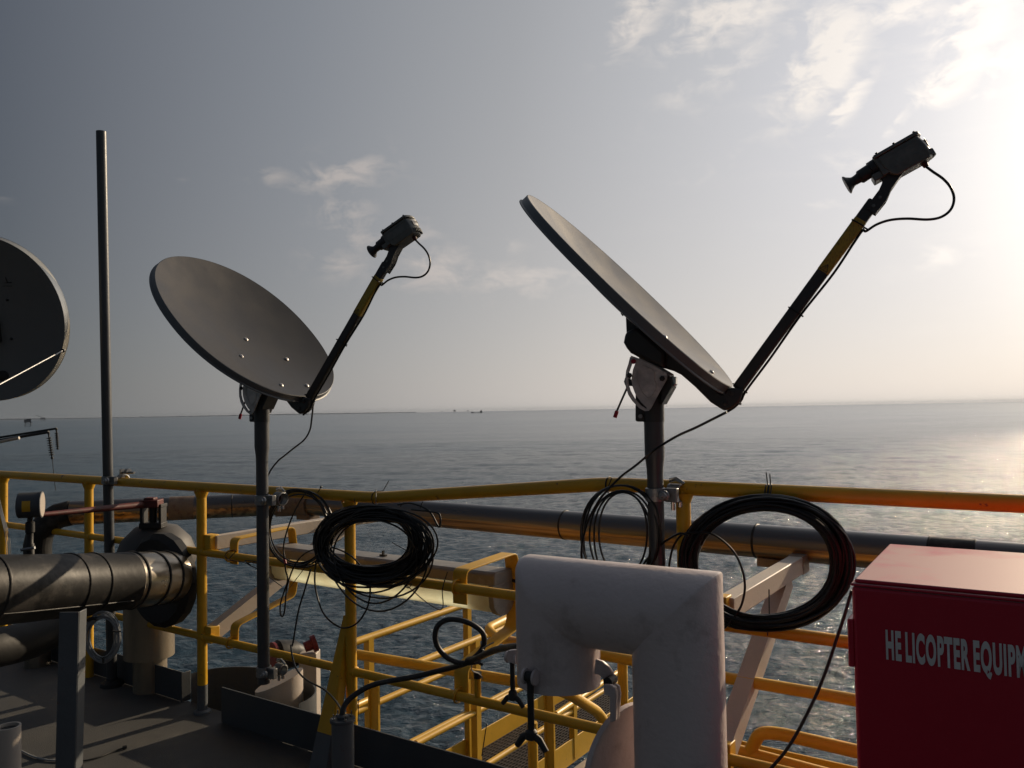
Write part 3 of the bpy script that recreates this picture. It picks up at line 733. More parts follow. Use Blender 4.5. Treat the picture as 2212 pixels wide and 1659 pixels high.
# swivel clamps holding masts and pole to the rails
def clamp(cx, rz, rrail, rpost, lab, wing=True, big=1.):
    root = thing('pipe_clamp', cx, lab, 'scaffold clamp', 'scaffold clamps on the railing')
    m = MB(); c = V(cx)
    m.lathe([(rpost+.001, -.024*big), (rpost+.007, -.022*big), (rpost+.0075, -.004), (rpost+.0055, -.003), (rpost+.0055, .003), (rpost+.0075, .004), (rpost+.007, .022*big), (rpost+.001, .024*big)], c, (0, 0, 1), 24)
    m.build('mast_collar', M['galv'], root)
    rc = V((c.x, c.y, c.z))+FN*(rpost+rrail+.014)
    m = MB(); m.lathe([(rrail+.001, -.024*big), (rrail+.007, -.022*big), (rrail+.007, .022*big), (rrail+.001, .024*big)], rc+FD*.045*big, FD, 20)
    m.build('rail_collar', M['galv'], root)
    m = MB(); q = c+FD*(rpost+.018)-FN*.008
    m.lathe([(.019*big, 0), (.019*big, .010), (.014*big, .011), (.013*big, .022), (.004, .022), (.004, .03), (.0005, .03)], q-FN*.02, -FN, 14)
    m.box(q+FD*.014+FN*.01, FD*.022*big, FN*.012, V((0, 0, .024*big)))
    m.build('collar_nut', M['galv'], root, bevel=.003)
    if wing:
        def eb(pts, rr): MB().tube(pts, rr, 10).build('eye_bolt', M['bare'], root)
        w = rc+FD*.05+V((0, 0, rrail+.006)); eb([w-FD*.025+V((0, 0, .012)), w+V((0, 0, .018)), w+FD*.03+V((0, 0, .002))], [.009, .008, .005])
        eb([rc+FD*.035+V((0, 0, -rrail-.004)), rc+FD*.035+V((0, 0, -rrail-.035))], .0075); eb([rc+FD*.062+V((0, 0, -rrail-.004)), rc+FD*.062+V((0, 0, -rrail-.022))], .008)
    return root
def mast_at(base, z): return V((base.x, base.y, z))
clamp(mast_at(MR, 1.327), 0, .0265, .0285, 'grey steel clamp holding the right dish mast to the yellow top rail')
clamp(mast_at(ML, 1.222), 0, .0265, .0285, 'bright steel clamp holding the left dish mast to the yellow top rail')
clamp(mast_at(ML, .405), 0, .0205, .0285, 'steel clamp holding the left dish mast foot to the lower yellow rail')

# bare scaffold pole
def pole():
    top, bot = P(218.5, 284, 4.93), P(233.5, 1040, 4.93)
    d = (bot-top); base = top+d*((0-top.z)/d.z)
    root = thing('scaffold_pole', base, 'tall bare galvanised pole standing upright at the left, clamped to the railing', 'pole')
    m = MB(); m.lathe([(.029, 0), (.029, (top-base).length), (.024, (top-base).length), (.024, (top-base).length-.1)], base, (top-base), 24); m.build('tube', M['mast'], root)
    m = MB(); m.lathe([(.07, 0), (.065, .02), (.035, .035), (.03, .05)], base, (0, 0, 1), 12); m.build('foot_lump', M['valve'], root)
    c = P(233, 1037, 4.93)
    clamp(c, 0, .0265, .029, 'dark swivel clamp holding the bare pole to the yellow top rail', False)
    r2 = thing('clamp_bolt', c+FD*.1+FN*.07, 'dark bolt and nut standing proud on the rail beside the bare pole', 'bolt')
    m = MB(); q = c+FD*.11+FN*.06+V((0, 0, .052)); m.tube([q-FD*.06+V((0,0,-.01)), q+FD*.075+V((0,0,-.006))], .007, 8); m.tube([q-FD*.01, q+FD*.018], .017, 8); m.box(q-FD*.055+V((0, 0, -.014)), FD*.006, FN*.015, V((0, 0, .026))); m.build('bolt_body', M['galv'], r2)
pole()

# third dish, cut by the left edge of the picture
def dish_three():
    C = P(-39, 690, 4.75); n = (CAM-C).normalized(); n = (n+V((-.52, 0, -.10))).normalized()
    x = V((0, 0, 1)).cross(n).normalized(); y = n.cross(x)
    mastb = V((C.x, C.y, 0))-n*.16; mastb.z = 0; mastb.x -= .14
    root = thing('satellite_dish', mastb, 'dark satellite dish with a sunlit rim cut off by the left edge of the view', 'satellite dish')
    Rr = .490; Rx = .475; D0 = .07; na = 96; m = MB()
    def ring(s, dn):
        b = len(m.v)
        for k in range(na):
            a = 2*math.pi*k/na; m.v.append(C+x*math.cos(a)*Rx*s+y*math.sin(a)*Rr*s+n*dn)
        return b
    def bridge(p, q):
        for k in range(na): l = (k+1) % na; m.f.append((p+k, p+l, q+l, q+k))
    m.v.append(C-n*D0); prev = None
    for i in range(1, 13):
        s = i/12; cur = ring(s, -D0*(1-s*s))
        if prev is None:
            for k in range(na): m.f.append((0, cur+k, cur+(k+1) % na))
        else: bridge(prev, cur)
        prev = cur
    rf = m.build('reflector', M['dishb3'], root, ang=50)
    m = MB(); q = [ring(1, .001), ring(1.004, -.002), ring(1.006, -.045), ring(1.012, -.049), ring(.985, -.049), ring(.97, -.02)]
    for a_, b_ in zip(q, q[1:]): bridge(a_, b_)
    for i in range(11, 0, -1): s = i/12; cur = ring(s, -D0*(1-s*s)-.006); bridge(q[-1], cur); q.append(cur)
    m.build('rim', M['rimb'], root, ang=42)
    def onface(u, v, lift=.002):
        d = ray(u, v); t = (C-CAM).dot(n)/d.dot(n); p = CAM+d*t-C; h, w = p.dot(x), p.dot(y); r2 = (h/Rx)**2+(w/Rr)**2
        return C+x*h+y*w-n*D0*(1-min(1, r2))+n*lift
    # brand-neutral end of the lettering: a serifed L
    m = MB(); a, b, c = onface(4.0, 596), onface(5.6, 604), onface(6.4, 606.5)
    sc = 1/2212*1659
    m.prism([onface(1, 600.5), onface(3, 600.5), onface(7, 612.8), onface(4.8, 612.8)], n*.0006)
    m.prism([onface(-6, 613), onface(15.5, 613), onface(15.5, 610.5), onface(8.5, 611)], n*.0006)
    m.prism([onface(-6, 620), onface(16, 620), onface(16, 619), onface(-6, 619)], n*.0005)
    m.build('lettering', M['ink'], root, smooth=False)
    for (u, v, r) in ((0, 815, .035), (3, 650, .008), (12, 735, .008)):
        MB().lathe([(r, 0), (r*.9, .006), (.001, .01)], onface(u, v, .0), n, 16).build('bolt', M['ink'], root)
    # stay rod from rim to the feed
    A0 = C+x*0; ru = P(137, 756, 1); d = ray(136, 757); t = (C-CAM).dot(n)/d.dot(n); a = CAM+d*t
    bq = P(-60, 862, 3.9)
    MB().cyl(a, bq, .0045, 8).build('stay_rod', M['galv'], root)
    MB().lathe([(.012, -.008), (.012, .006), (.001, .008)], a, n, 10).build('bolt', M['darkmt'], root)
    MB().cyl(mastb, V((mastb.x, mastb.y, C.z+.05)), .03, 20).build('mast', M['mast'], root)
    MB().box(C-n*.11-V((.06, 0, .05)), x*.12, n*.06, V((0, 0, .1))).build('back_bracket', M['darkmt'], root, bevel=.01)
    MB().tube([bq, bq-V((.25, .05, .02))], .03, 14).build('feed', M['darkpl'], root)
M['dishb3'] = mat('dish_front_charcoal', (.17, .165, .16), .55, var=.05, bump=.01)
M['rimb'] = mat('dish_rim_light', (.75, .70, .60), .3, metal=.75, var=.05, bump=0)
dish_three()

# ------------------------------------------------------------------ cable coils
def loop_pts(l, r, t, b, off, n=40, jit=2.0, ph=0., k=2.1, rnd=random, x=lambda a: 0):
    cx, cy, rx, ry = (l+r)/2, (t+b)/2, (r-l)/2, (b-t)/2; a1, a2, p1, p2 = rnd.uniform(-jit, jit), rnd.uniform(-jit, jit), rnd.uniform(0, 6.28), rnd.uniform(0, 6.28)
    out = []
    for i in range(n):
        a = 2*math.pi*i/n+ph; c, s = math.cos(a), math.sin(a)
        c = math.copysign(abs(c)**(2/k), c); s = math.copysign(abs(s)**(2/k), s)
        j = a1*math.sin(2*a+p1)+a2*math.sin(3*a+p2)
        out.append(FP(cx+(rx+j)*c, cy+(ry+j)*s, off+.008*math.sin(a*2+p1)))
    return out
def tie(mb, u, v0, v1, off):  # a cable tie round the rail
    pass

def coil_left_big():
    c = FP(810, 1187, -.05)
    root = thing('cable_coil', c, 'thick untidy oval coil of black cable hung on the railing right of the left mast', 'cable coil', 'black cable coils hung on the railing')
    m = MB(); rnd = random.Random(11)
    for i in range(46):
        s = rnd.random(); t_ = rnd.random()
        l = 714-33*s+rnd.uniform(-3, 3); r = 884+(50*t_ if i % 3 else 26*t_)+rnd.uniform(-2, 4); tp = 1121-27*s+rnd.uniform(-3, 3); b = 1222+(44*rnd.random())+rnd.uniform(-3, 3)
        m.tube(loop_pts(l, r, tp, b, -.045-.035*rnd.random(), jit=3.5, rnd=rnd, k=2.2), .0049, 7, closed=True)
    for (l, r, tp, b) in ((690, 948, 1096, 1262), (700, 938, 1100, 1292), (720, 900, 1120, 1300), (705, 925, 1105, 1316), (694, 921, 1110, 1278)):
        m.tube(loop_pts(l, r, tp, b, -.085, jit=4, rnd=rnd, k=1.9), .0042, 7, closed=True)
    m.build('cable_bundle', M['cable'], root)
    m = MB()
    def zc3(pts, off=-.09): MB().tube(catmull([FP(*Z3(*q), off) for q in pts], 8), .0042, 8).build('loose_strand', M['cable'], root)
    zc3([(730, 900), (722, 1050), (740, 1170), (790, 1310), (870, 1395), (960, 1432), (1060, 1395), (1135, 1290), (1165, 1180), (1168, 1050)])
    zc3([(1390, 440), (1500, 430), (1640, 490), (1720, 620), (1725, 520), (1640, 495), (1500, 480)])
    m = MB()
    for (a, b) in (((1215, 320), (1215, 440)), ((1272, 330), (1318, 247)), ((1215, 335), (1275, 328)), ((1050, 440), (1040, 390)), ((1345, 745), (1480, 820)), ((640, 950), (520, 1110)), ((860, 755), (938, 718)), ((1570, 470), (1590, 415)), ((1410, 455), (1440, 420))):
        MB().cyl(FP(*Z3(*a), -.09 if a[1] > 350 else -.03), FP(*Z3(*b), -.09 if b[1] > 350 else -.03), .0018, 6).build('cable_tie', M['cable'], root)
    s = sof(FP(*Z3(1215, 380))); m.tube([FS(s, math.cos(a)*.030, 1.238+math.sin(a)*.030) for a in [2*math.pi*i/16 for i in range(16)]], .002, 6, closed=True)
    m.build('cable_tie', M['cable'], root)
    # long tail down to the stub on the deck
    pts = [FP(*Z3(690, 960), -.09), FP(*Z3(640, 1130), -.1), FP(*Z3(590, 1300), -.12), FP(*Z3(545, 1560), -.16), P(*Z4(530, 680), 3.8), P(*Z4(560, 830), 3.72), P(*Z4(640, 940), 3.6), P(*Z4(800, 1030), 3.45), P(*Z4(890, 1120), 3.3), P(*Z4(935, 1190), 3.16)]
    MB().tube(catmull(pts, 8), .0042, 8).build('cable_tail', M['cable'], root)
    return root
coil_left_big()

def coil_left_small():
    c = FP(645, 1140, -.05)
    root = thing('cable_coil', c, 'thin round hank of three black cable turns between left mast and untidy coil', 'cable coil', 'black cable coils hung on the railing')
    m = MB(); rnd = random.Random(4)
    for (l, r, t, b) in ((573, 718, 1059, 1223), (577, 712, 1063, 1218), (584, 706, 1068, 1215), (575, 708, 1058, 1222), (580, 722, 1060, 1226)):
        m.tube(loop_pts(l, r, t, b, -.05-.02*rnd.random(), jit=1.5, rnd=rnd, k=2.05), .0040, 8, closed=True)
    m.build('cable_bundle', M['cable'], root)
    lead = [ML_local(D3(1575, 600)), P(*D3(1535, 1000), 3.90), P(*D3(1500, 1200), 3.93), P(*D3(1400, 1370), 3.95), P(*D3(1200, 1530), 3.97), P(*D3(1040, 1660), 3.99), P(*Z3(430, 85), 4.0), P(*Z3(370, 160), 4.0), P(*Z3(338, 230), 4.0), P(*Z3(322, 300), 4.0), P(*Z3(318, 500), 4.0), FP(*Z3(320, 650), -.06), FP(*Z3(360, 790), -.05), FP(*Z3(440, 880), -.05)]
    MB().tube(catmull(lead, 8), .0042, 8).build('lead_cable', M['cable'], root)
    m = MB(); m.tube(catmull([FP(*Z3(*q), -.065) for q in [(650, 345), (600, 420), (540, 540), (490, 680), (470, 790), (480, 870), (488, 970), (505, 1040), (480, 1130), (448, 1230), (445, 1310), (462, 1340), (480, 1290), (492, 1150), (510, 1060), (560, 930), (640, 835), (760, 790), (880, 790), (1010, 850), (1090, 930)]], 8), .0038, 8)
    m.build('hanging_strand', M['cable'], root)
    MB().tube([FP(*Z3(476, 868), -.065), FP(*Z3(488, 915), -.065)], .0062, 8).build('red_tag', M['redtip'], root)
    m = MB(); m.cyl(FP(*Z3(745, 345), -.04), FP(*Z3(772, 300), -.035), .0022, 6); m.ball(FP(*Z3(772, 298), -.035), .006); m.build('cable_tie', M['cable'], root)
def ML_local(px):
    return P(px[0], px[1], 3.82)
coil_left_small()

def coil_right_small():
    c = FP(1340, 1150, -.08)
    root = thing('cable_coil', c, 'thin hank of few black cable turns at the right mast, half behind the white vent', 'cable coil', 'black cable coils hung on the railing')
    m = MB(); rnd = random.Random(9)
    for (l, r, t, b) in ((1255, 1427, 1047, 1262), (1260, 1421, 1050, 1265), (1274, 1414, 1060, 1258), (1283, 1406, 1062, 1268), (1293, 1399, 1064, 1240), (1257, 1424, 1049, 1260)):
        m.tube(loop_pts(l, r, t, b, -.12-.02*rnd.random(), jit=1.6, rnd=rnd, k=2.1), .0038, 8, closed=True)
    m.build('cable_bundle', M['cable'], root)
    e = [P(*D4(1540, 1240), 2.63), P(*D4(1400, 1310), 2.66), P(*D4(1200, 1410), 2.68), P(*D4(1000, 1500), 2.70), P(*D4(830, 1600), 2.74), P(*D4(730, 1665), 2.77), P(*Z5(1300, 120), 2.8), P(*Z5(1180, 210), 2.85), P(*Z5(1070, 320), 2.88), P(*Z5(990, 420), 2.90), P(*Z5(900, 600), 2.93), P(*Z5(858, 800), 2.95), P(*Z5(870, 950), 2.96)]
    MB().tube(catmull(e, 8), .0044, 8).build('lead_cable', M['cable'], root)
    e = [FP(*Z5(*q), -.12) for q in [(1330, 960), (1400, 860), (1500, 760), (1570, 710), (1650, 672), (1720, 690)]]
    MB().tube(catmull(e, 8), .004, 8).build('link_cable', M['cable'], root)
    s = sof(FP(*Z5(1080, 260))); m = MB(); m.tube([FS(s, math.cos(a)*.030, 1.343+math.sin(a)*.030) for a in [2*math.pi*i/16 for i in range(16)]], .0026, 6, closed=True); m.cyl(FP(*Z5(1060, 330), -.05), FP(*Z5(1100, 225), -.04), .0025, 6)
    m.build('cable_tie', M['cable'], root)
coil_right_small()

def coil_right_big():
    c = FP(1656, 1215, -.06)
    root = thing('cable_coil', c, 'large thick ring of black cable on the railing between white vent and red box', 'cable coil', 'black cable coils hung on the railing')
    m = MB(); rnd = random.Random(21)
    for i in range(36):
        s = rnd.random(); s2 = min(1, max(0, s+rnd.uniform(-.25, .25)))
        m.tube(loop_pts(1506-38*s, 1795+46*s2, 1103-32*s2, 1329+33*s, -.045-.04*rnd.random(), jit=2.6, rnd=rnd, k=2.12), .0047, 7, closed=True)
    for (l, r, t, b) in ((1476, 1846, 1082, 1352), (1480, 1842, 1075, 1357)): m.tube(loop_pts(l, r, t, b, -.08, jit=3, rnd=rnd, k=2.0), .0042, 7, closed=True)
    m.build('cable_bundle', M['cable'], root)
    m = MB()
    m.tube(catmull([FP(*Z5(*q), -.09) for q in [(1560, 960), (1570, 880), (1600, 770), (1670, 680), (1790, 665), (1900, 675), (2000, 735), (2090, 830), (2150, 960), (2172, 1100), (2150, 1230), (2110, 1310), (2040, 1400), (1960, 1470)]], 8), .0040, 8)
    m.build('loose_strand', M['cable'], root)
    e = [FP(*Z7(830, 1130), -.08), FP(*Z8(810, 290), -.08), FP(*Z8(770, 430), -.10), FP(*Z8(700, 640), -.12), FP(*Z8(640, 820), -.14), FP(*Z8(560, 1030), -.16), FP(*Z8(480, 1200), -.18), FP(*Z8(380, 1390), -.2), FP(*Z8(290, 1530), -.22), FP(*Z8(180, 1660), -.24), FP(*Z8(60, 1800), -.3)]
    MB().tube(catmull(e, 8), .0052, 8).build('cable_tail', M['cable'], root)
    m = MB()
    for (a, b) in (((145, 360), (158, 285)), ((152, 285), (140, 182)), ((172, 370), (182, 285)), ((178, 285), (168, 195)), ((165, 1345), (162, 1122)), ((150, 1495), (165, 1330))):
        MB().cyl(FP(*Z7(*a), -.06), FP(*Z7(*b), -.045), .0022, 6).build('cable_tie', M['cable'], root)
    for xx in (150, 177):
        s = sof(FP(*Z7(xx, 320))); MB().tube([FS(s, math.cos(a)*.030, 1.338+math.sin(a)*.030) for a in [2*math.pi*i/16 for i in range(16)]], .0024, 6, closed=True).build('cable_tie', M['cable'], root)
coil_right_big()

# ------------------------------------------------------------------ flanged stub and thick cable
def stub():
    c = P(740, 1555, 3.10); base = V((c.x, c.y, 0))
    root = thing('conduit_stub', base, 'grey painted pipe stub with a bolted flange standing on the deck', 'pipe stub')
    MB().cyl(base, c-V((0, 0, .006)), .0425, 28).build('stub_pipe', M['greypost'], root)
    m = MB(); m.lathe([(.001, .006), (.047, .006), (.048, .003), (.048, -.005), (.042, -.006)], c, (0, 0, 1), 30); m.lathe([(.022, .006), (.022, .016), (.012, .022)], c, (0, 0, 1), 16); m.build('flange', M['toe'], root)
    for a in (.6, 2.3, 3.7, 5.2):
        p = c+V((math.cos(a)*.036, math.sin(a)*.036, .006)); MB().cyl(p, p+V((0, 0, .006)), .007, 6).cyl(p, p+V((0, 0, .022)), .0028, 6).build('bolt', M['bare'], root)
    # thick cable
    root = thing('power_cable', c, 'thick black rubber cable arching from the flanged stub with a hanging loop', 'cable')
    pts = [c+V((0, 0, -.01)), P(*Z4(945, 1210), 3.10), P(*Z4(980, 1130), 3.12), P(*Z4(1060, 1060), 3.14), P(*Z4(1180, 995), 3.16), P(*Z4(1350, 955), 3.18), P(*Z4(1550, 920), 3.15), P(*Z4(1750, 870), 3.1), P(*Z4(1900, 830), 3.0), P(*Z4(2000, 790), 2.9), P(*Z4(2120, 730), 2.7), P(*Z6(200, 700), 2.5), P(*Z6(330, 685), 2.25), P(*Z6(420, 690), 2.15)]
    MB().tube(catmull(pts, 8), .0105, 12).build('cable_run', M['cablethick'], root)
    lp = [(1990, 800), (1900, 815), (1800, 780), (1720, 700), (1690, 610), (1710, 520), (1780, 470), (1880, 468), (1990, 505), (2070, 570), (2085, 650), (2060, 715), (2000, 775), (1900, 830)]
    MB().tube(catmull([P(*Z4(*q), 2.98) for q in lp], 8), .0100, 12).build('cable_loop', M['cablethick'], root)
    a = P(*Z4(1960, 800), 2.95); b = P(*Z4(2030, 790), 2.9); m = MB(); m.cyl(a, b, .016, 10); m.cyl(P(*Z4(2020, 800), 2.93), P(*Z4(2075, 830), 2.92), .006, 6); m.build('cable_binding', M['cable'], root)
    e = [P(*Z6(150, 650), 2.55), P(*Z6(60, 700), 2.7), P(*Z4(2080, 720), 2.8), P(*Z4(2000, 800), 2.95), P(*Z4(1985, 870), 3.0), P(*Z4(2040, 900), 3.1), P(*Z4(2070, 930), 3.2), P(*Z4(2062, 965), 3.25)]
    root2 = thing('thin_grey_wire', e[-1], 'thin grey earth wire curling down to the small stub on the lower rail', 'wire')
    MB().tube(catmull(e, 6), .0022, 6).build('wire', M['wirew'], root2)
stub()

# ------------------------------------------------------------------ white gooseneck vent
def vent():
    A = V((.104, 2.046, 0)); B = V((.370, 1.88, 0)); s = (B-A); Ls = s.length; s.normalize(); n = V((0, 0, 1)).cross(s); r = .1045; zc = 1.157; zb = .953
    root = thing('gooseneck_vent', B, 'white painted gooseneck vent pipe with square mitred corners and open mouth', 'vent pipe')
    m = MB(); seg = 48
    def ring(fn):
        b = len(m.v)
        for k in range(seg): a = 2*math.pi*k/seg; m.v.append(fn(math.cos(a), math.sin(a)))
        return b
    rings = []
    rings.append(ring(lambda c, q: A+s*c*(r-.004)+n*q*(r-.004)+V((0, 0, zb+.10))))
    rings.append(ring(lambda c, q: A+s*c*(r-.004)+n*q*(r-.004)+V((0, 0, zb))))
    rings.append(ring(lambda c, q: A+s*c*r+n*q*r+V((0, 0, zb))))
    # rounded left corner : three mitre rings, single mitre at the right
    for (ds, k) in ((-.0, 1),):
        for t in (-.5, 0., .5):
            def fn(c, q, t=t):
                # t<0 nearer the leg, t>0 nearer the run; ease the outer edge over
                outer = (1-c)/2; o = .020*outer
                p = A+s*c*r+n*q*r+V((0, 0, zc-c*r))
                if t < 0: return p-V((0, 0, 1))*o
                if t > 0: return p+s*o
                return p-V((0, 0, 1))*o*.30+s*o*.30
            rings.append(ring(fn))
    for t in (-1, 0, 1):
        def fn(c, q, t=t):
            outer = (1-c)/2; o = .006*outer; p = A+s*(Ls-c*r)+n*q*r+V((0, 0, zc-c*r))
            return p-s*o if t < 0 else (p-V((0, 0, 1))*o if t > 0 else p-s*o*.3-V((0, 0, 1))*o*.3)
        rings.append(ring(fn))
    rings.append(ring(lambda c, q: A+s*(Ls-c*r)+n*q*r+V((0, 0, .0))))
    # second corner rings run in the same angular order
    for i in range(len(rings)-1):
        p, q = rings[i], rings[i+1]
        for k in range(seg): l = (k+1) % seg; m.f.append((p+k, p+l, q+l, q+k))
    m.build('vent_pipe', M['white'], root, ang=30)
    m = MB(); m.lathe([(.0, 0), (r-.006, 0)], A+V((0, 0, zb+.09)), (0, 0, 1), 40); m.build('screen', M['valve'], root)
    def at(px, d): return P(px[0], px[1], d)
    def swing(x, y, d, ln, big):
        c = at(Z6(x, y), d); b = MB()
        for sg in (-1, 1): b.lathe([(.001, -.003), (.018*big, -.003), (.019*big, 0), (.018*big, .003), (.001, .003)], c+s*.014*sg, s, 18)
        lg = b.build('bolt_lug', M['white'], root)
        m = MB(); m.cyl(c, c-V((0, 0, ln)), .0085*big, 12); m.lathe([(.012*big, -.013), (.013*big, .013)], c, s, 12); sb = m.build('swing_bolt', M['ink'], root)
        w = c-V((0, 0, ln*.93)); m = MB(); m.lathe([(.009, .012), (.015*big, .006), (.016*big, -.010), (.008, -.014)], w, (0, 0, 1), 12)
        for sg in (-1, 1): m.tube([w, w+s*.022*big*sg-V((0, 0, .010)), w+s*.040*big*sg-V((0, 0, .034*big))], [.009*big, .0088*big, .0075*big], 10)
        m.build('wing_nut', M['ink'], sb)
    swing(445, 925, 1.93, .145, 1.0)
    swing(300, 770, 2.13, .105, .8)
    # left side lug behind
    m = MB(); c = at(Z6(300, 760), 2.13); m.prism([at(Z6(*q), 2.12) for q in [(345, 705), (275, 712), (258, 760), (275, 800), (345, 822)]], n*.006); m.build('side_lug', M['white'], root)
    # hinge and hanging lid
    hp = [(975, 780), (1030, 800), (1080, 840), (1115, 890), (1130, 960), (1130, 1010), (1050, 1000), (1030, 930), (1000, 905), (965, 900)]
    m = MB(); m.prism([at(Z6(*q), 1.955) for q in hp], n*.005); m.build('hinge_plate', M['white'], root, bevel=.002)
    lp = [(1040, 985), (1100, 990), (1135, 1010), (1145, 1060), (1140, 1275), (1095, 1290), (1090, 1080), (1045, 1060)]
    lp2 = [(1130, 975), (1165, 1000), (1175, 1060), (1158, 1270), (1140, 1265), (1150, 1060), (1135, 1000)]
    c = at((1345, 1640), 1.99); ax = (s*.93-n*.28+V((0, 0, -.10))).normalized()
    m = MB(); R2 = .140; m.lathe([(.001, .010), (R2*.6, .008), (R2-.006, .002), (R2, -.002), (R2, -.016), (R2-.008, -.016), (R2-.010, -.004), (.001, .002)], c, -ax, 48); lid = m.build('lid', M['white'], root)
    m = MB(); m.prism([at(Z6(*q), 1.915) for q in lp], n*.006); m.build('lid_arm', M['white'], lid, bevel=.002)
    m = MB(); m.prism([at(Z6(*q), 1.935) for q in lp2], n*.004); m.build('lid_arm', M['white'], lid, bevel=.002)
    m = MB(); p = at(Z6(1085, 960), 1.94); m.cyl(p-n*.012, p+n*.02, .012, 12); m.build('hinge_pin', M['ink'], root)
vent()

# ------------------------------------------------------------------ red helicopter equipment box
def redbox():
    z = 1.266
    a = PZ(1836.5, 1251, z); b = PZ(1911.7, 1173, z); dx = V((.26, -.167, 0)).normalized(); dy = V((.167, .26, 0)).normalized()
    dep = (b-a).dot(dy); wd_ = 1.05
    root = thing('equipment_box', V((a.x, a.y, 0)), 'red fibreglass box lettered HELICOPTER EQUIPMENT at the right edge of view', 'equipment box')
    lidh = .014
    m = MB(); c = a+dx*(wd_/2)+dy*dep/2; c.z = (z-lidh)/2; m.box(c, dx*(wd_/2-.0015), dy*(dep/2-.0015), V((0, 0, (z-lidh)/2))); m.build('box_body', M['red'], root, bevel=.008, bseg=3)
    m = MB(); c = a+dx*(wd_/2)+dy*dep/2; c.z = z-lidh/2-.004; m.box(c, dx*(wd_/2), dy*(dep/2), V((0, 0, lidh/2-.004))); ld = m.build('box_lid', M['red'], root, bevel=.005, bseg=3)
    m = MB(); c.z = z-.004; m.box(c, dx*(wd_/2-.007), dy*(dep/2-.007), V((0, 0, .004))); m.build('lid_top_panel', M['red'], ld, bevel=.003)
    zt, zb_ = H-1.75*(1323-872)/1750, H-1.75*(1423-872)/1750; c = a+dy*.10; c.z = (zt+zb_)/2; MB().box(c-dx*.003, dx*.006, dy*.098, V((0, 0, (zt-zb_)/2))).build('side_plate', M['red'], root, bevel=.003)
    cu = bpy.data.curves.new('lettering', 'FONT'); cu.body = 'HE LICOPTER EQUIPMENT'; cu.size = 1.0; cu.offset = .045; cu.extrude = .0; cu.space_word = .62; cu.space_character = 1.16
    to = bpy.data.objects.new('tmp', cu); COL.objects.link(to); bpy.context.view_layer.update()
    me = bpy.data.meshes.new_from_object(to.evaluated_get(bpy.context.evaluated_depsgraph_get())); COL.objects.unlink(to); bpy.data.objects.remove(to); bpy.data.curves.remove(cu)
    xs = [v.co.x for v in me.vertices]; ys = [v.co.y for v in me.vertices]; x0, x1, y0 = min(xs), max(xs), 0.
    capH = .72
    # face plane positions of the first letter and of the end of the visible part
    def face(u, v):
        d = ray(u, v); o = a-dy*.0012; t = (o-CAM).dot(dy)/d.dot(dy); return CAM+d*t
    tl, bl = face(*Z8(1098, 548)), face(*Z8(1105, 772)); hh = (tl-bl).length
    mE = face(*Z8(2190, 700)); widthM = (mE-bl).dot(dx)
    # 'HE LICOPTER EQUIPM' : scale so that the M ends a little beyond the picture edge
    full = (x1-x0); frac = .815
    sx = (widthM*1.01)/(full*frac); sy = hh/capH
    skew = ((face(*Z8(1098, 548))-face(*Z8(1105, 772))).dot(dx))/hh
    for v in me.vertices:
        p = V((bl.x, bl.y, bl.z))+dx*((v.co.x-x0)*sx)+V((0, 0, 1))*(v.co.y*sy)-dy*(v.co.z*.4); v.co = p-V((a.x, a.y, 0))
    me.materials.clear(); me.materials.append(M['letter']); me.name = 'lettering'
    o = bpy.data.objects.new('lettering', me); COL.objects.link(o); o.parent = root
redbox()

# ------------------------------------------------------------------ lamp fixture, brackets
def fixture():
    s0, s1 = sof(FP(584, 1190, .30)), sof(FP(1072, 1240, .30)); c = FS((s0+s1)/2, .36, .79)
    root = thing('tube_light_fitting', FS((s0+s1)/2, .36, .69), 'long fluorescent fitting with cloudy yellow cover and glowing tube hung outside the railing', 'light fitting')
    Lh = (s1-s0)/2
    def prof(pts, a0, a1):
        m = MB(); n = len(pts)
        for s_ in (a0, a1):
            for (o_, z_) in pts: m.v.append(FS(s_, o_, z_))
        for k in range(n): l = (k+1) % n; m.f.append((k, l, n+l, n+k))
        m.f.append(tuple(range(n))[::-1]); m.f.append(tuple(n+k for k in range(n))); return m
    prof([(.28, .826), (.285, .875), (.30, .887), (.42, .887), (.44, .875), (.445, .826)], s0, s1).build('housing', M['tin'], root, bevel=.006)
    prof([(.292, .824), (.285, .78), (.29, .735), (.31, .705), (.34, .690), (.39, .690), (.42, .705), (.435, .735), (.44, .78), (.434, .824)], s0+.02, s1-.03).build('diffuser', M['lens'], root, ang=60)
    MB().cyl(FS(s0+.16, .318, .738), FS(s1-.17, .318, .738), .014, 12).build('glowing_tube', M['tube'], root)
    for s_ in (s0+.01, s1-.015):
        prof([(.276, .83), (.274, .775), (.28, .728), (.303, .697), (.34, .680), (.39, .680), (.427, .697), (.445, .728), (.451, .775), (.449, .83)], s_-.014, s_+.014).build('end_cap', M['tin'], root, bevel=.003)
    m = MB(); q = FS(sof(FP(*Z3(1208, 872), .3)), .36, .892); m.box(q, FD*.02, FN*.008, V((0, 0, .004))); m.box(q+V((0, 0, .012)), FD*.005, FN*.005, V((0, 0, .012))); m.build('latch', M['darkmt'], root)
    m = MB(); m.tube(catmull([FS(s1-.01, .44, .83), FS(s1+.08, .42, .81), FS(s1+.16, .3, .80), FS(s1+.26, .1, .74)], 6), .010, 8); m.build('supply_cable', M['cable'], root)
fixture()

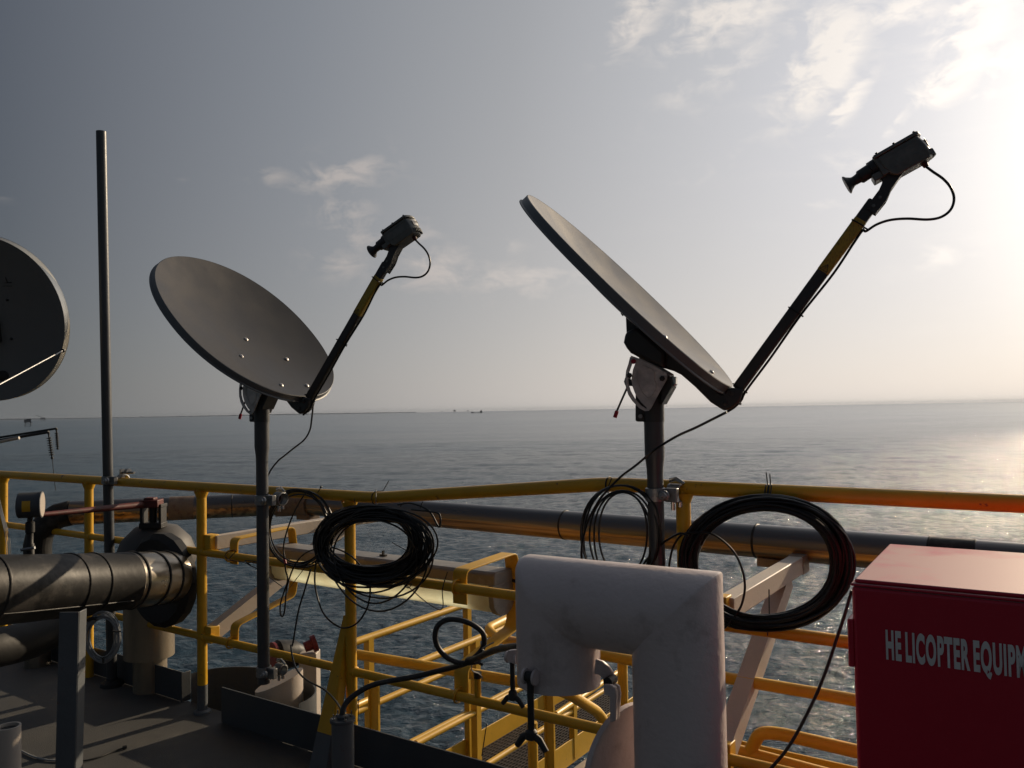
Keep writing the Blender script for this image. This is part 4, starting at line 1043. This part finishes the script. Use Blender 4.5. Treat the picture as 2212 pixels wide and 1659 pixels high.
def bracket(u, lab, w, z0, z1, z2, z3, o1, mid):
    s = sof(FP(u, 1200)); root = thing('lamp_bracket', FS(s, 0, z0), lab, 'bracket', 'bent yellow flat bar brackets on the railing')
    def bar(pts, nm):
        pts = [V(p) for p in pts]; pr = roundpath([FS(s, o, z) for o, z in [(p.x, p.y) for p in [V((a, b, 0)) for a, b, *_ in pts]]], .03, 4)
        m = MB(); th = .0035; nv = len(pr)
        for i, p in enumerate(pr):
            t = (pr[min(i+1, nv-1)]-pr[max(i-1, 0)]).normalized(); no = t.cross(FD).normalized()
            for a, b in ((-1, -1), (1, -1), (1, 1), (-1, 1)): m.v.append(p+FD*w/2*a+no*th*b)
        for i in range(nv-1):
            for k in range(4): l = (k+1) % 4; m.f.append((i*4+k, i*4+l, (i+1)*4+l, (i+1)*4+k))
        m.f.append((3, 2, 1, 0)); m.f.append(tuple((nv-1)*4+k for k in range(4))); return m.build(nm, M['yellow_far'], root, bevel=.0012)
    bar([(.028, z0, 0), (.028, z1, 0), (o1, z1+.015, 0), (o1+.03, mid, 0), (o1, z2+.08, 0), (.028, z2, 0), (.028, z3, 0)], 'flat_bar')
    for zr, zz in ((.878, 1), (.417, 1)):
        m = MB(); m.tube([FS(s, -.028*math.sin(a)+.0, zr+.028*math.cos(a)) for a in [math.pi*i/10 for i in range(11)]], .005, 8); m.tube([FS(s, .0, zr+.028), FS(s, .05, zr+.028)], .005, 8); m.tube([FS(s, .0, zr-.028), FS(s, .05, zr-.028)], .005, 8)
        m.build('u_bolt', M['yellow'], root)
bracket(496, 'bent yellow bracket on the rails left of the left dish mast', .065, .83, .965, .505, .385, .42, .75)
bracket(984, 'bent yellow bracket on the rails just left of the white vent', .075, .80, .945, .53, .40, .42, .74)

def outrigger(u0, s_, o_end, zt, lab, foot):
    root = thing('pipe_support_bracket', FS(s_, 0, .4), lab, 'support bracket', 'beige steel brackets carrying the outer pipe')
    m = MB(); a, b = FS(s_, .03, zt), FS(s_, o_end, zt)
    m.beam(a+FD*.02, b+FD*.02, .062, .075)
    arm = m.build('arm', M['beige'], root, bevel=.004)
    MB().beam(b+FD*.02-FN*.09, b+FD*.02+FN*.012, .066, .079).build('rusted_end', M['rust'], arm)
    m = MB(); m.beam(FS(s_, .03, foot), FS(s_, o_end*.80, zt-.045), .065, .075); m.build('strut', M['beige'], root)
    for z in (zt, foot):
        m = MB(); m.box(FS(s_, .028, z), FD*.035, FN*.03, V((0, 0, .045))); m.build('mounting_plate', M['yellow_far'], root, bevel=.004)
outrigger(435, sof(FP(435, 1180))+.045, 1.28, .93, 'beige steel bracket running out from the post left of the dish mast', .43)
outrigger(1560, sof(FP(1547, 1256)), 1.02, .925, 'beige steel bracket beside the white vent carrying the pipe', .42)

# outer insulated pipe
def outer_pipe():
    zc = H-.64
    A = V((-1.546, 5.84, zc)); dl = V((-1.07, -.28, 0)).normalized(); dr = V((1, -.736, 0)).normalized()
    e = A+dl*1.48; end = A+dr*7.0
    root = thing('insulated_pipe', V((A.x, A.y, zc)), 'long metal clad pipe with coppery reflection painted underneath running outside the railing', 'pipe')
    r = .078
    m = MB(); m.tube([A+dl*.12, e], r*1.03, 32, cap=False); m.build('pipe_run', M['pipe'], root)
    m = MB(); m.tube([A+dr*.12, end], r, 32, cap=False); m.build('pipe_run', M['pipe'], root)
    m = MB(); m.tube(roundpath([A+dl*.16, A, A+dr*.16], .12, 6), r*1.16, 26, cap=True); m.build('bend_cover', M['rust'], root)
    # lobster-back elbow going down at the left
    dn = V((0, 0, -1)); R0_ = .20; m = MB(); pts = [e]
    cc = e+dn*R0_
    for i in range(5): a = math.pi/2*i/4; pts.append(cc+dl*math.sin(a)*R0_-dn*math.cos(a)*R0_)
    pts.append(pts[-1]+dn*.12); m.tube(pts, r*1.08, 30); m.build('elbow_cover', M['clad'], root, ang=12)
    q = pts[-1]; MB().cyl(q, q+dn*1.2, r*1.0, 28).build('drop_pipe', M['cladb'], root)
    for t in (.45, .95): MB().lathe([(r*1.03, -.004), (r*1.07, 0), (r*1.03, .004)], A+dl*t, dl, 30).build('cladding_band', M['clad'], root)
    MB().tube([A+dl*.70, A+dl*.86], r*1.045, 30, cap=False).build('patch_sleeve', M['rust'], root)
    dsl = []
    for u in (1222, 1635, 2008, 2105):
        d = ray(u, 1130); t = (A-CAM).cross(dr).z/d.cross(dr).z; p = CAM+d*t; sdist = (V((p.x, p.y, 0))-V((A.x, A.y, 0))).dot(dr)
        MB().lathe([(r, -.006), (r+.0035, -.003), (r+.0035, .003), (r, .006)], A+dr*sdist, dr, 30).build('cladding_band', M['clad'], root); dsl.append(sdist)
    # saddles on the brackets
    for sd in (.10, dsl[1]+.08):
        b = A+dr*sd-V((0, 0, r)); m = MB(); m.box(b-V((0, 0, .012)), dr*.07, FN*.05, V((0, 0, .02))); m.build('saddle', M['rust'], root, bevel=.004)
    # patch
    MB().tube([A+dr*(dsl[2]), A+dr*(dsl[3])], r+.0015, 30, cap=False).build('patch_sleeve', M['clad'], root)
outer_pipe()

# ------------------------------------------------------------------ big clad pipe, valve (left foreground)
def left_pipe():
    c0 = P(-140, 1277, 3.30); c1 = P(0, 1274, 3.56); c2 = P(195, 1261, 4.02); c3 = P(300, 1252, 4.28); c4 = P(372, 1246, 4.50); c5 = P(392, 1252, 4.62)
    root = thing('clad_pipe', V((c2.x, c2.y, 0)), 'fat metal clad insulated pipe coming in from the left edge to the valve', 'pipe')
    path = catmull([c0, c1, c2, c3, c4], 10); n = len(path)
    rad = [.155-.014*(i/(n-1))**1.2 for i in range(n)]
    cut = int(n*.66)  # sunlit end put into the colour: brighter cladding beyond this cut
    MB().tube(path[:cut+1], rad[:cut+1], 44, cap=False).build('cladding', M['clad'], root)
    MB().tube(path[cut:], [x*.992 for x in rad[cut:]], 44, cap=False).build('lit_tone_cladding', M['cladb'], root)
    def at(u):
        best = min(range(1, n-1), key=lambda i: abs((lambda w: 1106+FPX*w.dot(RT)/w.dot(FW))(path[i]-CAM)-u)); return best
    for u in (-22, 160, 214, 292, 337, 366):
        i = at(u-14); ax = (path[i+1]-path[i-1]).normalized(); r = rad[i]
        MB().lathe([(r-.002, -.007), (r+.004, -.005), (r+.0055, 0), (r+.004, .005), (r-.002, .007)], path[i], ax, 44).build('cladding_band', M['clad'], root)
    # seam along the flank
    m = MB(); sp = []
    for i in range(4, cut, 3):
        ax = (path[i+1]-path[i-1]).normalized(); side = ax.cross(V((0, 0, 1))).normalized(); sp.append(path[i]+side*rad[i]*.80-V((0, 0, rad[i]*.60)))
    m.tube(sp, .004, 6); m.build('seam', M['valve'], root)
    # support leg
    a, b = P(147, 1322, 3.55), P(143, 1700, 3.40); bb = V((a.x-.0, a.y-.1, 0))
    sup = thing('support_post', bb, 'flat grey steel post holding up the fat clad pipe', 'support post')
    top = P(150, 1322, 3.50); bot = PZ(141, 1760, 0.0); bot = V((top.x-.01, top.y-.02, 0))
    m = MB(); m.box((top+bot)/2, V((.042, 0, 0)), V((0, .004, 0)), (top-bot)/2); m.box((top+bot)/2+V((.040, .03, 0)), V((.004, 0, 0)), V((0, .03, 0)), (top-bot)/2); m.build('angle_bar', M['greypost'], sup, bevel=.002)
    MB().box(V((bot.x, bot.y, .008)), V((.08, 0, 0)), V((0, .08, 0)), V((0, 0, .008))).build('foot_plate', M['greypost'], sup)
    # lower drain pipe
    sub = thing('lower_pipe', P(60, 1390, 4.3), 'dark lagged pipe lying low under the fat clad pipe', 'pipe')
    MB().tube(catmull([P(-120, 1420, 3.9), P(0, 1398, 4.15), P(70, 1380, 4.35), P(128, 1352, 4.6)], 8), .10, 22).build('lagging', M['valve'], sub)
    # valve with faceted flange, bonnet, lever
    vc = P(352, 1240, 4.74); ax = (c5-c3).normalized()
    root = thing('ball_valve', V((vc.x, vc.y, 0)), 'large dark valve with faceted flange jacket and long red lever', 'valve')
    fc = P(350, 1252, 4.60)
    ax = V((.50, .86, 0)).normalized()
    m = MB(); m.lathe([(.135, -.035), (.235, -.05), (.266, -.02), (.266, .03), (.20, .04)], fc, ax, 18); m.build('flange_jacket', M['valve'], root, smooth=False)
    m = MB(); m.lathe([(.001, -.2), (.12, -.17), (.20, -.10), (.225, -.02), (.225, .03), (.195, .11), (.12, .185), (.001, .21)], P(338, 1204, 4.88), (0, 0, 1), 30); m.build('valve_body', M['lump'], root)
    bt = P(331, 1112, 4.80)
    m = MB()
    for sg in (-1, 1): m.box(bt+V((.055*sg, 0, -.0)), V((.008, 0, 0)), V((0, .04, 0)), V((0, 0, .06)))
    m.box(bt+V((0, 0, .055)), V((.066, 0, 0)), V((0, .045, 0)), V((0, 0, .010))); m.box(bt-V((0, 0, .06)), V((.066, 0, 0)), V((0, .045, 0)), V((0, 0, .016))); m.cyl(bt-V((0, 0, .06)), bt+V((0, 0, .06)), .022, 12); m.build('bonnet', M['valve'], root, bevel=.003)
    hb = P(327, 1087, 4.78); m = MB(); m.box(hb, V((.055, 0, 0)), V((0, .045, 0)), V((0, 0, .022))); m.box(hb+V((-.005, 0, .026)), V((.03, 0, 0)), V((0, .03, 0)), V((0, 0, .008))); m.build('lever_hub', M['redd'], root, bevel=.005)
    l0, l1 = P(310, 1090, 4.75), P(88, 1112, 4.18); m = MB(); m.tube([l0, l1], [.020, .0125], 12); m.build('lever', M['redd'], root)
    # vertical clad leg below the valve
    b0 = P(322, 1330, 4.86); root2 = root
    MB().cyl(V((b0.x, b0.y, .62)), V((b0.x, b0.y, .20)), .142, 30).build('leg_cladding', M['beigeclad'], root)
    MB().cyl(V((b0.x+.005, b0.y, .22)), V((b0.x+.005, b0.y, -1.4)), .095, 28).build('leg_pipe', M['beigeclad'], root)
M['beigeclad'] = mat('cream_cladding', (.30, .25, .18), .35, metal=.45, var=.1, vs=4, col2=(.2, .12, .07), f2=(.62, .72), s2=8)
left_pipe()

def gauge():
    c = P(65, 1091, 3.75); base = P(67, 1200, 3.75)
    root = thing('pressure_gauge', V((base.x, base.y, base.z)), 'round grey gauge housing with yellow sticker on a dark stem above the pipe', 'gauge')
    ax = V((.944, .329, 0)).normalized()
    m = MB(); m.lathe([(.001, -.048), (.055, -.048), (.0585, -.044), (.0585, .040), (.0615, .042), (.0615, .050), (.056, .052)], c, ax, 32); m.build('housing', M['toe'], root)
    m = MB(); m.lathe([(.001, .0515), (.0565, .0515)], c, ax, 32); m.build('dial_glass', M['beige'], root)
    side = ax.cross(V((0, 0, 1))).normalized()
    if side.y > 0: side = -side
    m = MB(); n = 8
    for xx in (-.022, .012):
        for i in range(n+1):
            a = -.42+.84*i/n; m.v.append(c+ax*xx+(side*math.cos(a)+V((0, 0, 1))*math.sin(a))*.0595)
    for i in range(n): m.f.append((i, i+1, n+2+i, n+1+i))
    m.build('yellow_sticker', M['yellow'], root)
    s0 = c-V((0, 0, .055)); m = MB(); m.tube([s0, s0-V((0, 0, .02)), s0-V((0, 0, .025)), s0-V((0, 0, .07)), s0-V((0, 0, .075)), s0-V((0, 0, .12)), s0-V((0, 0, .125)), base-V((0, 0, .1))], [.012, .012, .020, .020, .014, .014, .018, .018], 14); m.build('stem', M['valve'], root)
    hv = P(62, 1185, 3.72); m = MB(); m.tube([hv-V((.035, .0, .006)), hv+V((.028, 0, .004))], .007, 8); m.build('valve_handle', M['galv'], root)
gauge()

# wire hank, loose wires, deck cable, small white pipe
def smalls():
    root = thing('wire_hank', P(222, 1340, 3.9), 'hank of pale grey thin wire hanging under the fat clad pipe', 'wire coil')
    m = MB(); rnd = random.Random(2)
    for i in range(16):
        l = 183+rnd.uniform(-3, 11); r = 259+rnd.uniform(-10, 2); t = 1326+rnd.uniform(-6, 10); b = 1431+rnd.uniform(-12, 2)
        cx, cy, rx, ry = (l+r)/2, (t+b)/2, (r-l)/2, (b-t)/2; dd = 3.86+rnd.uniform(-.02, .02); j = rnd.uniform(-2, 2); ph = rnd.uniform(0, 6)
        m.tube([P(cx+(rx+j*math.sin(2*a+ph))*math.cos(a), cy+(ry)*math.sin(a), dd) for a in [2*math.pi*k/36 for k in range(36)]], .0030, 6, closed=True)
    m.build('wire_bundle', M['wirew'], root)
    for pp, rr in (([P(*Z2(*q), 3.84) for q in [(705, 470), (740, 455), (775, 460)]], .008), ([P(*Z2(905, 560), 3.82), P(*Z2(972, 562), 3.84)], .004), ([P(*Z2(830, 770), 3.83), P(*Z2(832, 815), 3.83)], .005)):
        MB().tube(pp, rr, 8).build('wire_tie', M['ink'], root)
    root = thing('hanging_wires', FP(10, 1100, -.1), 'pale thin wires hanging down the yellow post at the left edge', 'wires')
    m = MB()
    for k in range(4): m.tube(catmull([FP(*Z1(-20+k*4, 380), -.1), FP(*Z1(4+k*7, 520), -.1), FP(*Z1(28+k*9, 620), -.1), FP(*Z1(48+k*11, 740), -.1), FP(*Z1(54+k*10, 900), -.1)], 6), .003, 6)
    m.build('wire_strands', M['wirew'], root)
    g = lambda x, y: PZ(*Z2(x, y), .006)
    root = thing('loose_cable', g(700, 1600), 'thin dark loose cable end lying on the deck', 'cable')
    MB().tube(catmull([g(600, 1608), g(700, 1597), g(800, 1570), g(900, 1530), g(990, 1500)], 6), .004, 6).build('cable_piece', M['ink'], root)
    MB().tube([g(985, 1503)+V((0, 0, .004)), g(1020, 1496)+V((0, 0, .004))], .009, 8).build('cable_lug', M['ink'], root)
    root = thing('cord', g(300, 1580), 'thin pale cord lying on the deck beside the grey support post', 'cord')
    MB().tube(catmull([g(150, 1510), g(250, 1560), g(350, 1590), g(440, 1600), g(560, 1605)], 6), .0045, 6).build('cord_piece', M['wirew'], root)
    top = P(18, 1568, 2.45); root = thing('vent_stub', V((top.x, top.y, 0)), 'small white open ended pipe at the bottom left corner', 'pipe stub')
    m = MB(); h = top.z; m.lathe([(.034, 0), (.034, h), (.029, h), (.029, h-.3)], V((top.x, top.y, 0)), (0, 0, 1), 28); m.build('stub_pipe', M['beige'], root)
    m = MB(); m.lathe([(.001, h-.010), (.0285, h-.010)], V((top.x, top.y, 0)), (0, 0, 1), 24); m.build('bore_shade', M['ink'], root)  # black disc paints the shade inside the open pipe
smalls()

# red flanged nozzle with drum and beige post outside the rail
def nozzle():
    d = 5.0; base = P(683, 1500, d)
    root = thing('spray_monitor', V((base.x, base.y, -.6)), 'small silver spray nozzle with red flange on a beige post beyond the lower rail', 'nozzle')
    a, b = P(*Z4(400, 760), d), P(*Z4(620, 730), d+.12)
    m = MB(); m.tube([a+(b-a)*-.02, a+(b-a)*.1, a+(b-a)*.7, b], [.075, .095, .085, .05], 22); m.build('nozzle_drum', M['clad'], root)
    m = MB(); m.tube([a-(b-a)*.12, a-(b-a)*.02], .085, 20); m.build('red_band', M['redn'], root)
    f0, f1 = P(*Z4(640, 690), d), P(*Z4(735, 650), d+.03); m = MB(); m.tube([f0, f0.lerp(f1, .6), f0.lerp(f1, .62), f1], [.03, .034, .052, .052], 20); m.build('red_flange', M['redn'], root)
    t = P(*Z4(680, 720), d+.05); m = MB(); m.box(V((t.x, t.y, t.z-.6)), V((.055, 0, 0)), V((0, .055, 0)), V((0, 0, .6))); m.build('beige_post', M['beige'], root, bevel=.006)
    m = MB(); m.tube(catmull([P(*Z4(440, 860), d), P(*Z4(435, 960), d), P(*Z4(440, 1060), d)], 4), .004, 6); m.build('drip_chain', M['galv'], root)
nozzle()

# wire tangle along the lamp
def tangle():
    def w(pts, off, lab):
        root = thing('lashing_wire', FP(*Z3(*pts[0]), off), lab, 'wire', 'thin lashing wires on the middle rail')
        MB().tube(catmull([FP(*Z3(*q), off) for q in pts], 6), .0022, 6).build('wire', M['ink'], root)
    w([(1430, 1060), (1470, 1110), (1500, 1080), (1460, 1085), (1520, 1140), (1600, 1210), (1680, 1265), (1730, 1285), (1755, 1250), (1750, 1120), (1790, 980)], -.04, 'thin dark wire drooping over the light fitting near the white vent')
    w([(20, 880), (0, 850), (30, 815), (90, 810), (40, 880), (150, 905), (210, 930), (160, 890), (255, 900), (180, 915), (275, 965), (370, 1035), (460, 1100)], -.04, 'thin dark wire looped round the middle rail left of the dish mast')
tangle()

# ------------------------------------------------------------------ lower walkway outside
def walkway():
    N = FN; D_ = FD
    p1 = V((-.96, 5.0, 0)); Wd = .62; z0 = -.86
    def q(s, o, z): return p1+N*s+D_*o+V((0, 0, z))
    root = thing('lower_walkway', q(1.6, .3, z0), 'yellow railed grating walkway reaching out over the sea below the deck', 'walkway')
    Lw = 3.1
    m = MB()
    for i in range(26): o_ = i/25*Wd; m.box(q(Lw/2-.4, o_, z0), N*Lw/2, D_*.0022, V((0, 0, .014)))
    for i in range(64): s_ = -.4+Lw*i/63; m.box(q(s_-.0, Wd/2, z0+.006), N*.0025, D_*Wd/2, V((0, 0, .006)))
    m.build('grating', M['grate'], root, smooth=False)
    for o_ in (-.012, Wd+.012):
        m = MB(); m.box(q(Lw/2-.4, o_, z0+.06), N*Lw/2, D_*.005, V((0, 0, .085))); m.build('toe_board', M['yellow_far'], root, bevel=.002)
    m = MB(); m.box(q(Lw/2-.4, Wd+.05, z0-.13), N*Lw/2, D_*.03, V((0, 0, .07))); m.build('beam', M['beige'], root)
    # near side rails
    for z, r, s0 in ((.24, .023, -.05), (-.18, .021, -.9), (-.53, .019, -.2)):
        m = MB(); m.tube([q(s0, 0, z), q(2.35, 0, z)], r, 14); m.build('handrail' if z > 0 else 'knee_rail', M['yellow_far'], root)
    for s_ in (.08, 1.08, 2.2):
        m = MB(); m.box(q(s_, 0, (z0+.24)/2), N*.022, D_*.022, V((0, 0, (.24-z0)/2))); m.build('post', M['yellow_far'], root)
    # far side rails
    for z, r in ((.25, .021), (-.18, .019), (-.53, .019)):
        m = MB(); pts = [q(-.2, Wd, z), q(2.35, Wd, z)]; m.tube(pts, r, 14); m.build('handrail' if z > 0 else 'knee_rail', M['yellow_far'], root)
    for s_ in (.35, 1.5):
        m = MB(); m.box(q(s_, Wd, (z0+.25)/2), N*.022, D_*.022, V((0, 0, (.25-z0)/2))); m.build('post', M['yellow_far'], root)
    # rails parallel to the deck edge, with a rounded turn at each end
    root = thing('ladder_rails', P(808, 1600, 4.2), 'lower yellow handrails parallel to the deck with rounded turns at both ends', 'handrail')
    def t(pts, r, nm, rr=.12): MB().tube(roundpath(pts, rr, 6), r, 14).build(nm, M['yellow_far'], root)
    def lp(u, v, z): return PZ(u, v, z)
    za = H-1.255
    t([lp(760, 1412, za), lp(1080, 1466, za), lp(1215, 1490, za), P(1302, 1545, 3.95), P(1335, 1640, 3.9)], .0255, 'handrail')
    t([P(*Z6(330, 1420), 4.4), P(*Z6(60, 1450), 4.2), P(*Z6(100, 1500), 4.0)], .02, 'handrail') if False else None
    zb = H-1.04
    t([P(1150, 1318, 4.55), P(1098, 1335, 4.35), P(1052, 1358, 4.10), P(1075, 1378, 3.98), lp(1160, 1397, zb), lp(1300, 1414, zb)], .0225, 'handrail', .05)
    t([lp(1290, 1413, zb), lp(1618, 1473, zb), lp(1843, 1511, zb), lp(2300, 1600, zb)], .022, 'handrail')
    for (x, y, x1, y1, d, r) in ((808, 1478, 812, 1570, 4.3, .036), (1186, 1400, 1190, 1640, 4.2, .024)):
        m = MB(); a, b = P(x, y, d), P(x1, y1, d); b = V((a.x, a.y, b.z-.4)); m.box((a+b)/2, V((r*.8, r*-.55, 0)), V((.004, .006, 0)), (a-b)/2); m.box((a+b)/2+V((-.018, .02, 0)), V((.004, -.003, 0)), V((.012, .018, 0)), (a-b)/2); m.build('post', M['yellow_far'], root)
    for (x, y, y1, d, r) in ((1344, 1420, 1500, 3.6, .022), (1150, 1560, 1660, 4.5, .028)):
        a, b = P(x, y, d), P(x, y1, d); b = V((a.x, a.y, b.z-.5)); MB().cyl(a, b, r, 14).build('post', M['yellow_far'], root)
    t([P(*Z4(1050, 1160), 4.3), P(*Z4(1180, 1100), 4.45)], .018, 'knee_rail')
    t([P(*Z6(650, 1230), 5.0), P(*Z6(1210, 850), 6.2)], .019, 'knee_rail')
    # right hand loop and toe board
    root = thing('ladder_guard', P(1700, 1640, 3.0), 'yellow rounded guard rail and toe board at the lower right beside the red box', 'handrail')
    t2 = lambda pts, r, nm, rr=.12: MB().tube(roundpath(pts, rr, 7), r, 14).build(nm, M['yellow_far'], root)
    t2([P(1617, 1720, 3.02), P(1612, 1640, 3.02), P(1640, 1584, 3.0), P(1668, 1583, 2.98), P(1700, 1588, 2.95), P(1846, 1622, 2.80), P(2200, 1700, 2.5)], .0235, 'guard_loop', .09)
    t2([P(1560, 1612, 3.05), P(1640, 1632, 3.0), P(1900, 1702, 2.8)], .021, 'lower_guard')
    m = MB(); a, b = P(1565, 1622, 3.3), P(2000, 1690, 2.75); m.prism([P(1560, 1590, 3.35), P(1650, 1612, 3.25), P(1900, 1668, 2.95), P(1900, 1740, 2.95), P(1560, 1680, 3.35)], FN*.004); m.build('toe_board', M['yellow_far'], root)
    root = thing('bent_pipe', P(1590, 1600, 3.1), 'grey bent steam pipe end beside the white vent at the lower right', 'pipe')
    MB().tube(roundpath([P(1540, 1575, 3.2), P(1578, 1572, 3.15), P(1582, 1625, 3.1)], .08, 7), .026, 18).build('elbow', M['galv'], root)
    MB().cyl(P(1580, 1618, 3.1), P(1580, 1618, 3.1)-V((0, 0, .6)), .021, 16).build('drop', M['toe'], root)
walkway()

# cable tie stubs on kick plate
def whip():
    for (a, b, d, lab) in ((Z4(1067, 1230), Z4(1077, 1105), 3.6, 'tall thin black wire end sticking up behind the kick plate at the brace post'), (Z4(2065, 1505), Z4(2105, 1305), 3.4, 'tall thin black wire end sticking up before the lower walkway')):
        root = thing('wire_end', P(*a, d), lab, 'wire'); MB().cyl(P(*a, d)-V((0, 0, .03)), P(*b, d), .0022, 6).build('wire', M['ink'], root)
whip()

# ------------------------------------------------------------------ boom with insulators at far left
def boom():
    d = 9.0; root = thing('aerial_boom', P(-60, 960, d), 'thin dark twin boom with two hanging ribbed insulators at the left edge', 'boom')
    MB().cyl(P(-160, 978, d), P(*R7(860, 568), d), .016, 10).build('boom_arm', M['ink'], root)
    MB().cyl(P(-160, 970, d+.5), P(*R7(1000, 505), d+.6), .013, 10).build('boom_arm', M['ink'], root)
    MB().cyl(P(-60, 967, d-.2), P(*R7(340, 670), d-.2), .017, 10).build('lit_tube', M['beige'], root)
    for (a, b, dd, r, nd, wire) in (((855, 560), (925, 1050), d, .030, 8, True), ((995, 500), (1022, 880), d+.6, .022, 8, False)):
        A, B = P(*R7(*a), dd), P(*R7(*b), dd); ax = (B-A); Ln = ax.length
        pr = [(.014, 0), (.016, .04*Ln), (.009, .1*Ln), (.008, .2*Ln)]
        for i in range(nd):
            z = (.24+.60*i/(nd-1))*Ln; pr += [(.008, z-.010), (r, z-.003), (r, z+.002), (.009, z+.006)]
        pr += [(.007, .9*Ln), (.015, .93*Ln), (.015, .98*Ln), (.002, Ln)]
        MB().lathe(pr, A, ax, 14).build('insulator', M['ink'], root)
        if wire: MB().tube([B, P(*R7(960, 1400), dd), P(*R7(985, 1600), dd)], .0035, 6).build('aerial_wire', M['ink'], root)
boom()

# ------------------------------------------------------------------ far away: platforms and ship
def platform(u, v, d, w, h, lab):
    c = P(u, v, d); c.z = SEA; root = thing('oil_platform', c, lab, 'oil platform', 'oil platforms near the horizon')
    dx = V((c.y, -c.x, 0)).normalized(); dy = V((dx.y, -dx.x, 0))
    m = MB()
    for i in (-1, 1):
        for j in (-1, 1): m.cyl(c+dx*w*.36*i+dy*w*.36*j-V((0, 0, 2)), c+dx*w*.34*i+dy*w*.34*j+V((0, 0, h*.45)), w*.05, 8)
        m.beam(c+dx*w*.35*i-dy*w*.36+V((0, 0, h*.05)), c-dx*w*.35*i-dy*w*.36+V((0, 0, h*.42)), w*.04, w*.04)
    m.build('jacket', M['steelp'], root)
    m = MB(); m.box(c+V((0, 0, h*.50)), dx*w*.5, dy*w*.45, V((0, 0, h*.05))); m.box(c+V((0, 0, h*.72))-dx*w*.06, dx*w*.42, dy*w*.4, V((0, 0, h*.16))); m.box(c+V((0, 0, h*.93))+dx*w*.12, dx*w*.28, dy*w*.3, V((0, 0, h*.06))); m.build('topsides', M['steelp'], root)
    return root
platform(60.5, 912, 3000, 26, 26, 'nearest dark oil platform out at sea left of the bare pole')
r_ = platform(93, 903, 9000, 55, 34, 'faint oil platform with a leaning crane boom just left of the bare pole')
c = r_.location; dx = V((c.y, -c.x, 0)).normalized(); MB().beam(V(c)+V((0, 0, 30)), V(c)-dx*70+V((0, 0, 62)), 4, 4).build('crane_boom', M['steelp'], r_)
platform(982, 887, 14500, 44, 46, 'squarish grey oil platform on the horizon left of the cargo ship')
platform(955, 887, 20000, 26, 34, 'tiny pale oil platform on the horizon, leftmost of three near the ship')
platform(1010.5, 886, 20000, 34, 40, 'faint oil platform on the horizon above the bow of the ship')
platform(305, 899, 20000, 34, 34, 'tiny hazy oil platform on the horizon right of the bare pole')
def ship():
    c = P(1030, 892, 8780); c.z = SEA; dx = V((c.y, -c.x, 0)).normalized(); dy = V((dx.y, -dx.x, 0)); root = thing('cargo_ship', c, 'small dark cargo ship on the horizon between the two dishes', 'ship')
    pr = [(-60, 1), (-57, 0), (58, 0), (60, 6), (58, 8), (34, 7), (34, 6), (-26, 6), (-30, 10), (-58, 14), (-62, 13)]
    m = MB(); m.prism([c+dx*x+V((0, 0, z-1)) for x, z in pr], dy*9); m.build('hull', M['steelp'], root)
    m = MB(); m.box(c+dx*46+V((0, 0, 14)), dx*12, dy*8, V((0, 0, 8))); m.box(c+dx*47+V((0, 0, 24)), dx*9, dy*7, V((0, 0, 2.5))); m.box(c+dx*50+V((0, 0, 29)), dx*2.5, dy*2, V((0, 0, 4))); m.build('deckhouse', M['steelp'], root)
    m = MB(); m.cyl(c-dx*48+V((0, 0, 10)), c-dx*48+V((0, 0, 24)), .8, 6); m.build('foremast', M['steelp'], root)
ship()
